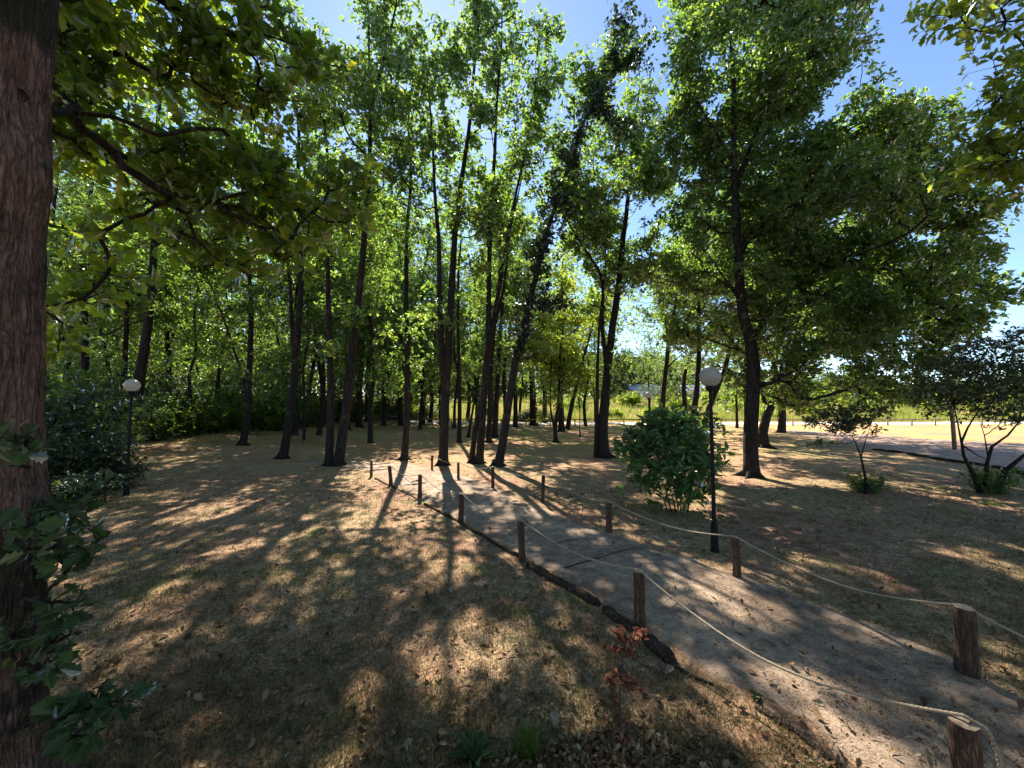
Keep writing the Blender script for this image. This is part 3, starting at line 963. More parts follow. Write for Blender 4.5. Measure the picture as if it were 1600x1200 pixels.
def sprout_tuft(parent, c, h, w, n, seed, mat='sucker'):
    """feathery suckers around a stem's foot"""
    rng = np.random.default_rng(seed)
    base = np.array(parent.location)
    P = []; D = []
    for i in range(n):
        a = rng.uniform(0, 6.28); rr = w * rng.random() ** .5
        foot = np.array([c[0] + math.cos(a) * rr * .4, c[1] + math.sin(a) * rr * .4, float(gz(c[0], c[1]))])
        tip = foot + np.array([math.cos(a) * rr, math.sin(a) * rr, h * rng.uniform(.5, 1)])
        m = 16
        f = rng.random(m)[:, None]
        P.append(foot + (tip - foot) * f + rng.normal(0, .015, (m, 3)))
        D.append((tip - foot) * .6 + rng.normal(0, .25, (m, 3)))
    P = np.concatenate(P); D = np.concatenate(D)
    nr = rng.normal(0, .5, P.shape) + np.array([0, -.3, 1])
    s = rng.uniform(.05, .1, len(P))
    return obj('suckers', leaves_mesh('suckers', P - base, D, nr, s, M[mat], LEAF6), parent)


t = small_tree('small_tree', 'small crooked tree with a flat dark tuft of leaves and green suckers at its foot', 8.7,
               [([(1354, 768, 0), (1352, 745, 0), (1345, 715, 0), (1336, 690, 0), (1322, 672, 0)], 0.035), ([(1345, 715, 0), (1352, 690, .1), (1360, 665, .2)], 0.016)],
               [(1300, 655, 0, (.55, .4, .22)), (1345, 650, .1, (.45, .4, .24)), (1330, 672, -.1, (.45, .3, .14)), (1380, 640, .2, (.25, .25, .15)), (1288, 690, 0, (.22, .2, .1)), (1310, 640, 0, (.4, .3, .2))], 41, cat='tree',
               spacing=.21, rpc=5, per=6, leaf=.09, sigma=.10, mat='dark', bark='bark2', thr=-1, min_h=.6, shape=OVATE, rtip=.004)
sprout_tuft(t, gp(1354, 770), .45, .28, 40, 1)
t = small_tree('small_tree', 'spreading dark-leaved small tree with many thin stems above a tuft of suckers', 8.7,
               [([(1534, 770, 0), (1520, 740, 0), (1505, 712, 0), (1502, 690, 0), (1512, 668, 0), (1530, 640, 0)], 0.05),
                ([(1503, 695, 0), (1528, 712, .1), (1545, 718, .1), (1552, 700, .1)], 0.02),
                ([(1540, 760, 0), (1542, 725, .1), (1550, 698, .1), (1575, 680, .2), (1592, 660, .2), (1600, 620, .2)], 0.04),
                ([(1552, 775, 0.1), (1572, 735, 0), (1600, 712, 0), (1650, 690, 0)], 0.065),
                ([(1502, 690, 0), (1496, 660, 0), (1490, 630, 0)], 0.02), ([(1545, 720, .1), (1538, 680, .1), (1528, 650, 0)], 0.016)],
               [(1500, 590, 0, (.9, .7, .45)), (1560, 560, 0, (.9, .8, .5)), (1465, 620, 0, (.5, .5, .35)), (1580, 620, .1, (.8, .6, .45)), (1530, 620, 0, (.8, .6, .4)), (1600, 530, .2, (.7, .7, .35)), (1640, 590, 0, (1, .8, .6)), (1560, 655, 0, (.5, .5, .2)), (1520, 550, 0, (.5, .5, .3)),
                (1600, 650, 0, (.35, .4, .25))], 42, cat='tree',
               spacing=.30, rpc=6, per=5, leaf=.09, sigma=.14, mat='dark', bark='bark2', thr=-.4, min_h=.7, shape=OVATE, rtip=.004)
sprout_tuft(t, gp(1550, 772), .6, .42, 60, 2)
# round shrub by the lamp
small_tree('shrub', 'round glossy-leaved shrub on bare cane stems beside the nearest globe lamp', 7.3,
           [([(1058, 798, 0), (1050, 770, 0), (1040, 735, 0), (1030, 700, 0)], 0.014), ([(1052, 797, 0), (1040, 765, 0), (1025, 730, 0), (1008, 700, 0)], 0.013), ([(1064, 798, 0), (1063, 760, 0), (1060, 715, 0)], 0.014),
            ([(1068, 797, 0), (1078, 760, 0), (1090, 720, 0)], 0.013), ([(1072, 797, 0), (1080, 765, .1), (1085, 735, .2), (1100, 700, .2)], 0.014), ([(1060, 798, 0.1), (1056, 760, .3), (1050, 720, .4)], 0.012),
            ([(1046, 797, 0), (1032, 762, -.1), (1018, 735, -.2)], 0.010), ([(1074, 797, 0), (1076, 775, -.1), (1075, 740, -.2), (1072, 690, -.2)], 0.012)],
           [(1050, 698, 0, (.72, .68, .50)), (1012, 690, 0, (.42, .45, .35)), (1090, 695, 0.1, (.40, .45, .36)), (1040, 665, 0, (.5, .5, .3)), (1075, 745, 0, (.45, .4, .4)), (1000, 725, 0, (.35, .35, .35)), (1110, 725, 0.3, (.35, .35, .35)), (1082, 775, -.1, (.2, .2, .28)), (1040, 755, 0, (.5, .4, .2)), (1025, 660, 0, (.3, .3, .3)), (1080, 660, 0, (.35, .3, .25))], 43,
           spacing=.27, rpc=4, per=5, leaf=.175, sigma=.12, mat='laurel', bark='bark2', thr=-1, min_h=.45, shape=OVATE, cluster_flat=.9, rtip=.004)

# ------------------------------------------------------------------ foreground tree at the left
def near_trunk():
    base = at(10, 600, 1.9); base[2] = 0
    cx = -2.70
    root = thing('oak_tree', (cx, 1.9, float(gz(cx, 1.9))), 'massive reddish-barked trunk filling the left edge, its leafy boughs hanging over the lawn', 'tree')
    H, n, s = 8.0, 380, 96
    V = np.zeros((n, s, 3))
    for i in range(n):
        h = -0.2 + H * i / (n - 1)
        cxh = 0.015 * math.sin(h * 1.3) + 0.10 - 0.052 * h + 0.003 * h * h
        for j in range(s):
            a = 2 * math.pi * j / s
            r = 0.27 * (1 - 0.035 * max(h, 0)) + 0.10 * math.exp(-max(h, 0) / 0.25)
            r += 0.012 * math.sin(3 * a + 1.2 * h) + 0.010 * math.sin(5 * a - 0.7 * h + 1)
            q = Vector((math.cos(a) * 3.6, math.sin(a) * 3.6, h * 1.35))
            ridge = abs(mnoise.noise(q * 1.6)) + 0.5 * abs(mnoise.noise(q * 3.7 + Vector((3, 1, 2))))
            r += 0.040 * min(ridge, 0.42) - 0.010
            r += 0.006 * mnoise.noise(q * 9.0)
            # old branch collars
            for (ha, ra, aa, wa) in ((1.45, .045, 0.3, .14), (2.25, .04, -.7, .12), (3.2, .06, 0.1, .2), (1.05, .03, -1.1, .1)):
                da = (a - aa + math.pi) % (2 * math.pi) - math.pi
                r += ra * math.exp(-((h - ha) / wa) ** 2 - (da / .5) ** 2)
            V[i, j] = (cxh + r * math.cos(a), r * math.sin(a), h)
    i = np.arange(n - 1)[:, None] * s; j = np.arange(s)[None, :]; k = (j + 1) % s
    q = np.stack([i + j, i + k, i + s + k, i + s + j], -1).reshape(-1, 4)
    obj('trunk', mesh('trunk', V.reshape(-1, 3), q, np.arange(len(q)) * 4, True, [M['bark_near']]), root)
    return root


def bough_crown(root, start_nodes, blobs, seed, spacing, rpc, per, leaf, sigma, mat, thr=-.5, maxr=.06, shape=OAK, up=.3, name='crown', twig='bough', flat=.7):
    rng = np.random.default_rng(seed)
    base = np.array(root.location)
    T = Tubes()
    cl = blob_points(blobs, rng, spacing, seed, thr)
    D = skeleton([np.array(p) for p in start_nodes], cl, rng, T, r_tip=.005, maxr=maxr, sides=6)
    C = np.repeat(cl, rpc, 0)
    off = rng.normal(0, sigma, C.shape); off[:, 2] *= flat
    tips = C + off
    ax = off * 1.2 + np.repeat(D, rpc, 0) + np.array([0, 0, .05])
    for a, b in zip(C, tips):
        T.chain([a, (a + b) / 2 + rng.normal(0, .01, 3), b], [.004, .003, .002], 4, cap=False)
    p, d, nr, s = rosettes(tips, ax, rng, per, leaf, 1.1, up)
    obj(twig, tubes_mesh(T, twig, M['bark2'], base), root)
    obj(name, leaves_mesh(name, p - base, d, nr, s, M[mat], shape, .12, .2), root)


nt_root = near_trunk()
sx, sy = -2.55, 1.9
nodes = [np.array([sx, sy, h]) for h in (3.0, 3.6, 4.2, 4.8, 5.4, 6, 6.6, 7.2)]
B = []
for (px, py, y, r) in [(130, 60, 2.9, .55), (200, 110, 3.2, .6), (150, 190, 3.0, .5), (260, 60, 3.4, .55), (300, 170, 3.4, .6), (220, 250, 3.3, .5), (360, 230, 3.5, .5), (400, 300, 3.5, .45), (340, 320, 3.5, .42), (460, 290, 3.5, .38),
                       (520, 310, 3.5, .28), (560, 345, 3.5, .18), (430, 370, 3.5, .35), (490, 375, 3.5, .25), (120, 330, 3.1, .35), (160, 400, 3.2, .3), (110, 470, 3.2, .3), (300, 380, 3.5, .22), (130, 540, 3.3, .2), (350, 110, 3.9, .5), (80, 120, 2.9, .4),
                       (200, 0, 3.2, .7), (320, 0, 3.7, .6), (100, 20, 2.6, .4), (545, 300, 3.5, .16), (550, 390, 3.5, .14), (250, 340, 3.4, .3), (420, 60, 4.4, .5), (470, 200, 4.6, .5), (400, 180, 4.2, .45), (500, 100, 5, .4), (380, 140, 4.4, .5), (560, 280, 3.6, .14), (340, 400, 3.5, .18), (390, 430, 3.6, .16), (180, 460, 3.3, .25), (110, 250, 3.2, .4)]:
    B.append((at(px, py, y), (r, r * .9, r * .75)))
bough_crown(nt_root, nodes, B, 51, .235, 3, 5, .13, .10, 'oak_near', thr=-.26, maxr=.03)
# leafy shoots sprouting from the near trunk
S = []
for (px, py, y, r) in [(120, 800, 2.05, .14), (140, 850, 2.1, .10), (100, 880, 2.0, .10), (95, 950, 1.9, .05), (110, 985, 1.95, .05), (85, 1030, 1.8, .05), (120, 1090, 1.9, .12), (160, 1120, 1.95, .08), (100, 1150, 1.8, .12), (20, 820, 1.55, .08), (40, 690, 1.6, .05), (70, 860, 1.65, .10), (40, 1000, 1.6, .07)]:
    S.append((at(px, py, y), r))
bough_crown(nt_root, [np.array([-2.30, 1.85, h]) for h in (.2, .5, .8, 1.1, 1.4, 1.7, 2.0)], S, 52, .10, 2, 4, .085, .035, 'sprout', thr=-1, maxr=.008, name='shoot_leaves', twig='shoot', flat=1)

# ------------------------------------------------------------------ tree off the right edge reaching in
rb = np.array([8.2, 5.2, 0.0])
root = thing('oak_tree', rb, 'oak beyond the right edge, only its sunny leaf sprays hanging into the upper corner', 'tree')
T = Tubes()
ln = np.array([[8.2, 5.2, -.1], [8.15, 5.2, 2], [8.1, 5.1, 4], [8.0, 5.0, 6.0], [7.9, 5, 8], [7.8, 5, 9.5]])
T.chain(trunk_line(ln, np.random.default_rng(1)), np.linspace(.24, .08, len(trunk_line(ln, np.random.default_rng(1)))), 12)
obj('trunk', tubes_mesh(T, 'trunk', M['bark'], rb), root)
B = []
for (px, py, y, r) in [(1560, 0, 4.6, (.7, .5, .32)), (1500, -15, 4.6, (.35, .3, .2)), (1590, 110, 4.9, (.5, .5, .35)), (1575, 180, 5, (.55, .5, .35)), (1545, 150, 5.1, (.28, .3, .22)), (1560, 235, 5.1, (.5, .5, .3)), (1600, 250, 5, (.4, .5, .35)), (1520, 215, 5.2, (.25, .3, .18)),
                       (1640, 60, 5, (.6, .6, .7)), (1660, 200, 5, (.7, .7, .7)), (1650, -60, 5, (.7, .7, .7)), (1500, 275, 5.3, (.18, .2, .1)), (1590, 300, 5.2, (.2, .2, .12)), (1540, -40, 5, (.6, .6, .4))]:
    B.append((at(px, py, y), r))
bough_crown(root, [ln[3], ln[4], ln[2], ln[5], np.array([7.6, 5, 5.6]), np.array([7.2, 5, 5.7])], B, 53, .30, 4, 5, .125, .14, 'bright', thr=-.35, maxr=.04)


# ------------------------------------------------------------------ background trees and bushes (copies)
def copy_tree(root, loc, rz, sc, label, group=None):
    r = root.copy(); COL.objects.link(r)
    r.location = loc; r.rotation_euler = (0, 0, rz); r.scale = (sc[0], sc[0], sc[1])
    r['label'] = label
    if group: r['group'] = group
    for ch in list(root.children):
        c = ch.copy(); COL.objects.link(c); c.parent = r
    return r


def proto(name, cat, r0, top, h0, R, seed, bend=0.4, **kw):
    rng = np.random.default_rng(seed)
    P = [np.array([0, 0, 0.0])]
    k = 6
    for i in range(1, k + 1):
        P.append(np.array([rng.normal(0, bend * .35) * i / k * 1.5, rng.normal(0, bend * .35) * i / k * 1.5, top * i / k]))
    bl = column_blobs(P, h0, top, R, rng, 6)
    o = make_tree(name, [(P, r0)], bl, 'x', cat=cat, r0=r0, seed=seed, **kw)
    return o


def strip_gz(o):
    return o


rng = np.random.default_rng(77)
protos = [proto('forest_tree', 'tree', .16, 14, 3.2, 2.3, 201, leaf=.165, spacing=.78, rpc=11, sigma=.42, thr=-.22),
          proto('forest_tree', 'tree', .13, 12, 2.6, 2.2, 202, leaf=.165, spacing=.78, rpc=11, sigma=.42, bend=.8, thr=-.22),
          proto('forest_tree', 'tree', .18, 15, 4.2, 2.6, 203, leaf=.165, spacing=.8, rpc=11, sigma=.45, bend=.6, thr=-.22),
          proto('forest_tree', 'tree', .09, 8, 1.4, 1.9, 204, leaf=.15, spacing=.72, rpc=11, sigma=.4, thr=-.2, mat='oak')]
used = [False] * 4
WOODL = 'slender tree deep in the wood behind the bushes, far side of the shaded lawn'
MIDL = 'far tree at the back of the grove seen between the nearer trunks'


def put(protos, used, k, loc, rz, sc, label, group):
    if not used[k]:
        used[k] = True
        o = protos[k]
        o.location = loc; o.rotation_euler = (0, 0, rz); o.scale = (sc[0], sc[0], sc[1])
        o['label'] = label; o['group'] = group
        return o
    return copy_tree(protos[k], loc, rz, sc, label, group)


spots = []
# (px of the trunk, distance, proto, width scale, height scale)
left = [(60, 17, 0, 1, 1.1), (100, 24, 1, 1.1, 1.2), (165, 22, 1, 1, 1.1), (192, 20, 0, .9, 1.15), (262, 23, 2, 1, 1.1), (300, 19, 3, 1.1, 1.1), (343, 24, 1, .9, 1.1), (285, 32, 2, 1, 1.2), (235, 30, 0, 1.2, 1.2), (150, 33, 2, 1.2, 1.3), (70, 32, 1, 1.2, 1.3),
        (200, 40, 1, 1.5, 1.5), (310, 42, 1, 1.5, 1.4), (110, 42, 2, 1.4, 1.4), (20, 25, 0, 1.3, 1.3), (400, 45, 2, 1.5, 1.4), (255, 27, 1, 1.2, 1.3), (440, 36, 1, 1.5, 1.5), (180, 27, 3, 1.5, 1.7), (120, 28, 0, 1.2, 1.3), (215, 26, 3, 1.4, 1.5)]
mid = [(462, 21, 0, .8, 1.0), (477, 19, 3, .7, 1.3), (500, 22, 1, .9, 1.1), (503, 27, 0, 1.0, 1.2), (545, 26, 1, 1.0, 1.1), (562, 29, 2, 1, 1.1), (580, 19.5, 1, .8, 1.05), (600, 32, 3, 1.5, 1.5), (627, 33, 0, 1.1, 1.1), (657, 30, 3, 1.2, 1.3), (672, 40, 1, 1.3, 1.2), (600, 44, 1, 1.5, 1.3),
       (540, 40, 2, 1.4, 1.3), (470, 38, 1, 1.4, 1.3), (745, 40, 2, 1.1, 1.0), (805, 34, 0, 1.1, 1.0), (915, 36, 1, 1.0, 0.9), (700, 48, 3, 1.7, 1.4), (812, 47, 3, 1.7, 1.5), (640, 50, 1, 1.5, 1.2), (1015, 36, 3, 1.0, 1.0), (1150, 33, 3, 1.1, 1.0), (485, 33, 1, 1.3, 1.3), (520, 36, 3, 1.8, 1.8), (575, 36, 0, 1.3, 1.3), (620, 42, 3, 2, 1.9), (690, 38, 0, 1.2, 1.2), (730, 46, 1, 1.6, 1.5), (770, 44, 0, 1.5, 1.3), (850, 42, 0, 1.4, 1.2), (790, 30, 1, 1.0, 1.15), (660, 36, 2, 1.3, 1.2), (710, 33, 3, 1.2, 1.5), (880, 46, 1, 1.4, 1.3), (930, 44, 3, 1.6, 1.5), (555, 46, 2, 1.8, 1.5)]
for i, (px, y, k, s1, s2) in enumerate(left):
    s1 *= 1.05
    x = (px - 800) / F * y
    put(protos, used, k, (x, y, float(gz(x, y)) - .05), rng.uniform(0, 6.28), (s1, s2), WOODL, 'trees of the wood behind the bushes')
for i, (px, y, k, s1, s2) in enumerate(mid):
    s1 *= 1.25; s2 *= 1.12 if y > 24 else 1.0
    x = (px - 800) / F * y
    put(protos, used, k, (x, y, float(gz(x, y)) - .05), rng.uniform(0, 6.28), (s1, s2), MIDL, 'trees at the back of the grove')


for i, (bx, by, k, s1) in enumerate([(-7, -3, 0, 1.1), (-3.5, -6, 2, 1.15), (2, -5, 0, 1.1), (6.5, -4, 2, 1.1), (10, 0, 0, 1.1), (-9, 2, 2, 1.1), (-6, -10, 1, 1.2), (1, -11, 2, 1.2), (8, -10, 0, 1.2), (13, -5, 2, 1.2), (-12, -4, 0, 1.2), (4.5, -8, 1, 1.2), (-10.5, 7.5, 0, 1.0), (13.5, 5, 0, 1)]):  # unseen trees added around the camera to block sky fill and darken the shade
    put(protos, used, k, (bx, by, float(gz(bx, by)) - .05), rng.uniform(0, 6.28), (s1, s1), 'unseen oak of the grove, added behind or beside the viewpoint to deepen the shade', 'unseen trees added around the viewpoint to block sky light')


def bush_proto(name, w, h, seed, mat, leaf=.13, n=1.0):
    rng = np.random.default_rng(seed)
    T = Tubes()
    tips = []
    P = []; D = []
    for i in range(int(34 * n)):
        a = rng.uniform(0, 6.28); r = w * rng.random() ** .6
        top = np.array([math.cos(a) * r, math.sin(a) * r, h * rng.uniform(.45, 1.0) * (1 - .35 * (r / w) ** 2)])
        foot = np.array([math.cos(a) * r * .3, math.sin(a) * r * .3, -.05])
        m1 = foot + (top - foot) * .5 + np.array([0, 0, .12 * h])
        T.chain([foot, m1, top], [.016, .012, .005], 4, cap=False)
        k = int(20)
        f = rng.uniform(.12, 1, k)[:, None]
        q = foot * (1 - f) ** 2 + 2 * m1 * f * (1 - f) + top * f ** 2 + rng.normal(0, .20, (k, 3))
        P.append(q); D.append((q - np.array([0, 0, h * .2])) * .5 + rng.normal(0, .3, (k, 3)))
    P = np.concatenate(P); D = np.concatenate(D)
    P[:, 2] = np.maximum(P[:, 2], .08)
    p, d, nr, s = rosettes(P, D + np.array([0, 0, .3]), rng, 6, leaf)
    root = thing(name, (0, 0, 0), 'x', 'bush')
    obj('stems', tubes_mesh(T, 'stems', M['bark2']), root)
    obj('foliage', leaves_mesh('foliage', p, d, nr, s, M[mat], LEAF6), root)
    return root


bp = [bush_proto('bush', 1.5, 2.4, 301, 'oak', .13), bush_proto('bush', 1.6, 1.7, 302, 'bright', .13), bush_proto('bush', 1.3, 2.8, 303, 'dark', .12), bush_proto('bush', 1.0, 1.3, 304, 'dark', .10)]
bu = [False] * 4
GB = 'bushes closing the edge of the wood'
bl = [(96, 8.6, 2, .75, .62), (150, 8.9, 2, .7, .62), (172, 9.0, 3, .7, .7), (115, 7.6, 3, .7, .6), (75, 10.5, 2, 1.2, 1.1), (125, 11.5, 0, 1.2, 1.1), (165, 13.5, 2, 1.1, 1.1), (90, 14.5, 0, 1.5, 1.5), (235, 17.0, 0, 1.0, .95), (262, 18.5, 2, 1.0, 1.1), (290, 18.8, 1, 1.0, 1.0), (322, 20, 0, 1.1, 1.0), (350, 21, 1, 1.1, .9), (372, 22, 0, 1.1, 1.3),
      (404, 22, 1, 1.1, 1.1), (430, 22.5, 0, 1.1, 1.4), (215, 20, 2, 1.3, 1.4), (180, 19, 0, 1.4, 1.4), (140, 19, 1, 1.4, 1.3), (60, 19, 2, 1.6, 1.5), (20, 14, 0, 1.6, 1.6), (275, 25, 2, 1.5, 1.6), (330, 27, 0, 1.6, 1.6), (385, 28, 2, 1.5, 1.6), (440, 29, 2, 1.5, 1.5), (475, 27, 0, 1.3, 1.3), (500, 31, 2, 1.4, 1.4), (528, 33, 0, 1.4, 1.3), (555, 35, 2, 1.5, 1.3),
      (585, 38, 0, 1.6, 1.3), (615, 40, 2, 1.5, 1.2), (640, 44, 1, 1.6, 1.1), (668, 47, 0, 1.6, 1.0), (450, 24, 3, 1.3, 1.5), (420, 38, 0, 2, 1.8), (350, 36, 2, 2, 1.8), (250, 34, 0, 2, 1.8), (170, 30, 2, 2, 1.7), (90, 28, 0, 2, 1.8), (830, 44, 2, 1.0, .8), (812, 45, 3, 1.4, 1), (852, 45, 0, .9, .7)]
EDGE = {0: 'tall dark-green bush closing the edge of the wood beyond the lawn', 1: 'bright yellow-green bush closing the edge of the wood', 2: 'tall blackish bush in the shade of the wood edge', 3: 'low dark bush crouching at the wood edge'}
first = {0: 'glossy dark bush just beside the big near trunk', 1: 'dark bush between the near trunk and the globe lamp in the shade', 2: 'low dark bush touching the foot of the shaded globe lamp', 3: 'lowest dark bush in front of the others by the near trunk'}
for i, (px, y, k, s1, s2) in enumerate(bl):
    x = (px - 800) / F * y
    put(bp, bu, k, (x, y, float(gz(x, y))), rng.uniform(0, 6.28), (s1, s2), first.get(i, EDGE[k]), GB)

for (bx, by, k, s1, lab) in ((15.4, 25.0, 2, 1.25, 'broad tree whose trunk hides right behind that of the big oak'), (19.2, 27.5, 0, 1.2, 'broad tree mostly hidden behind the short thick leaning trunk'), (13.6, 30.0, 1, 1.2, 'far tree seen past the leaning one behind the nearest lamp')):
    put(protos, used, k, (bx, by, float(gz(bx, by)) - .05), rng.uniform(0, 6.28), (s1 * 1.35, s1 * .9), lab, 'broad trees in front of the rail fence')

# far tree line beyond the meadow
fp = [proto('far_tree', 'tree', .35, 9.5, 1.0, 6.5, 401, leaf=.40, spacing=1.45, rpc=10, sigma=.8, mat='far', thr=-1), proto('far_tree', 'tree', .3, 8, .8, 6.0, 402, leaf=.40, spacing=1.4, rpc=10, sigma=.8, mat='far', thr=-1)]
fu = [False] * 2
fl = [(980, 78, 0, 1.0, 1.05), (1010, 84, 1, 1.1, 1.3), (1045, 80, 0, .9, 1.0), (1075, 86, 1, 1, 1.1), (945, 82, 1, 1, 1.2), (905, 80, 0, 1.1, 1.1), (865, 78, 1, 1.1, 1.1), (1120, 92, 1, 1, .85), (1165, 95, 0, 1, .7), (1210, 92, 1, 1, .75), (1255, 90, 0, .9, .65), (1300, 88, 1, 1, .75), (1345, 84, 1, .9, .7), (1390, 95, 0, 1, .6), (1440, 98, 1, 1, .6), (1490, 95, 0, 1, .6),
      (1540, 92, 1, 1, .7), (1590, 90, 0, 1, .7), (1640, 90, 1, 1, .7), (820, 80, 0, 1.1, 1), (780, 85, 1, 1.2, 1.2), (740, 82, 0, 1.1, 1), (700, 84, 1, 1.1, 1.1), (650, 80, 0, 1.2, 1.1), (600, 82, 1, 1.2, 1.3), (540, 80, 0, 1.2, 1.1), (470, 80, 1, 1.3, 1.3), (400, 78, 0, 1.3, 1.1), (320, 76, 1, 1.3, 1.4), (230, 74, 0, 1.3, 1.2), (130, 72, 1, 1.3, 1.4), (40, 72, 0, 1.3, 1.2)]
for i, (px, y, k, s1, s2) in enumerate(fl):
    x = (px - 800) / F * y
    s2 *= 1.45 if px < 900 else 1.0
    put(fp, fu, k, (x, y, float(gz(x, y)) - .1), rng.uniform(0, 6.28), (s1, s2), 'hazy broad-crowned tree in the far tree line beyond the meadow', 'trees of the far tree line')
# shrubs in the meadow
fp2 = [bush_proto('bush', 1.8, 1.7, 305, 'bright', .3, .5)]
fu2 = [False]
for i, (px, y, s1, s2) in enumerate([(1060, 56, 1.2, 1), (1145, 54, .9, .9), (1160, 58, 1.2, 1.2), (1330, 60, 1.6, 1.5), (1350, 62, 1.5, 1.7), (1240, 60, 1.3, 1.2), (1420, 57, 1.1, 1), (985, 58, 1.2, 1.2), (900, 55, 1.2, 1.1), (760, 52, 1.1, 1.2), (640, 52, 1.4, 1.5), (1500, 60, 1.3, 1.4), (1115, 62, 1.5, 1.5), (1200, 66, 1.5, 1.3), (1290, 66, 1.5, 1.4), (1380, 68, 1.6, 1.5), (1100, 48, .6, .5), (1180, 50, .8, .7), (1215, 48, .6, .6), (1270, 52, .9, .7), (1310, 49, .6, .5), (1365, 53, 1, .8), (1400, 50, .7, .6), (1455, 54, 1, .9), (1475, 49, .6, .5), (1525, 53, .9, .8), (1570, 56, 1.1, .9), (1020, 50, .9, .8), (960, 49, .7, .7), (1045, 60, 1.2, 1.2), (1225, 72, 1.6, 1.6), (1545, 68, 1.6, 1.3), (1595, 64, 1.4, 1.2)]):
    x = (px - 800) / F * y
    put(fp2, fu2, 0, (x, y, float(gz(x, y))), rng.uniform(0, 6.28), (s1, s2), 'sunlit yellow-green bush growing out of the tall meadow grass', 'bushes in the meadow')


# ------------------------------------------------------------------ grass and litter
def on_path(x, y):
    """true where the point lies on the footpath"""
    out = np.zeros(len(x), bool)
    poly = np.vstack([GL[:, :2], GR[::-1, :2]])
    j = len(poly) - 1
    for i in range(len(poly)):
        xi, yi = poly[i]; xj, yj = poly[j]
        c = ((yi > y) != (yj > y)) & (x < (xj - xi) * (y - yi) / (yj - yi + 1e-12) + xi)
        out ^= c
        j = i
    return out


def blades(name, X, Y, h, w, mat, rng, lie=0.8, z0=None):
    n = len(X)
    Z = gz(X, Y) if z0 is None else z0
    b = np.stack([X, Y, Z], -1)
    a = rng.uniform(0, 6.28, n)
    lean = rng.uniform(0.1, lie, n) * 1.4
    d = np.stack([np.cos(a) * np.sin(lean), np.sin(a) * np.sin(lean), np.cos(lean)], -1)
    a2 = a + 1.57 + rng.normal(0, .5, n)
    s = np.stack([np.cos(a2), np.sin(a2), np.zeros(n)], -1)
    hh = h * rng.uniform(.4, 1.3, n)
    v = np.stack([b - s * w * .5, b + s * w * .5, b + d * hh[:, None]], 1).reshape(-1, 3)
    o = obj(name, mesh(name, v, np.arange(3 * n), np.arange(n) * 3, False, [mat]))
    return o


rg = np.random.default_rng(9)
M['grass'] = island_mat('short_grass', [(0, (0.055, 0.08, 0.018)), (0.40, (0.12, 0.13, 0.04)), (0.55, (0.26, 0.20, 0.10)), (0.8, (0.40, 0.31, 0.18)), (1, (0.16, 0.09, 0.06))], trans=.25)
M['green_grass'] = island_mat('green_grass', [(0, (0.06, 0.12, 0.02)), (0.6, (0.13, 0.20, 0.04)), (1, (0.28, 0.26, 0.10))], trans=.35)
M['litter'] = island_mat('leaf_litter', [(0, (0.07, 0.035, 0.022)), (0.4, (0.17, 0.10, 0.055)), (0.85, (0.27, 0.18, 0.10)), (1, (0.38, 0.29, 0.19))])


def cone_pts(n, y0, y1, power=1.0):
    """points spread over the ground the camera sees"""
    u = rg.random(n)
    y = 1 / (1 / y0 + (1 / y1 - 1 / y0) * u) if power == 1.0 else y0 + (y1 - y0) * u
    x = rg.uniform(-1.42, 1.42, n) * y
    return x, y


x, y = cone_pts(320000, 1.7, 12)
ok = ~on_path(x + rg.normal(0, .07, len(x)), y + rg.normal(0, .07, len(x)))
clump = np.sin(x * 2.1 + 1.3 * np.sin(y * 1.7)) * np.sin(y * 2.6 + 1.1 * np.sin(x * 1.9)) + rg.normal(0, .55, len(x))
ok &= clump > -.6
tag(blades('grass', x[ok], y[ok], .028 + .0022 * np.minimum(y[ok], 10), .0015 + .0008 * y[ok][:, None], M['grass'], rg, 1.0), 'short dry mown grass scattered over the shaded lawn', 'grass', kind='stuff')
x, y = cone_pts(60000, 1.8, 24)
g = np.sin(x * 1.3 + 2 * np.sin(y * .7)) + np.sin(y * 1.9 + 1.3 * np.sin(x * .9)) + rg.normal(0, .3, len(x))
ok = (~on_path(x, y)) & (g > 1.15)
tag(blades('green_grass', x[ok], y[ok], .035 + .003 * y[ok], .004 + .0012 * y[ok][:, None], M['green_grass'], rg, .8), 'patches of fresh green grass in the lawn', 'grass', kind='stuff')
# small tufts standing a little taller
x, y = cone_pts(1500, 1.8, 10)
ok = ~on_path(x, y)
x = np.repeat(x[ok], 26); y = np.repeat(y[ok], 26)
x = x + rg.normal(0, .035, len(x)); y = y + rg.normal(0, .035, len(y))
tag(blades('tufted_grass', x, y, .05 + .003 * y, .003 + .0008 * y[:, None], M['grass'], rg, .75), 'small dry and green grass tufts standing up in the lawn', 'grass', kind='stuff')
# leaf litter and chips
x, y = cone_pts(12000, 1.7, 14)
ok = (~on_path(x, y)) | (rg.random(len(x)) < .16)
x, y = x[ok], y[ok]
n = len(x)
pos = np.stack([x, y, gz(x, y) + .006 + np.where(on_path(x, y), .016, 0)], -1)
a = rg.uniform(0, 6.28, n)
d = np.stack([np.cos(a), np.sin(a), rg.normal(0, .18, n)], -1)
nr = rg.normal(0, .3, (n, 3)) + np.array([0, 0, 1])
sz = rg.uniform(.008, .026, n) ** 1.0 * (0.8 + .07 * y) * np.where(rg.random(n) < .06, 2.0, 1)
tag(obj('leaf_litter', leaves_mesh('leaf_litter', pos, d, nr, sz, M['litter'], LEAF4, .25, -.25)), 'dry leaf crumbs and chips strewn on the ground', 'litter', kind='stuff')
x, y = cone_pts(2600, 1.7, 12)
ok = (~on_path(x, y)) | (rg.random(len(x)) < .35)
x, y = x[ok], y[ok]; n = len(x)
a = rg.uniform(0, 6.28, n)
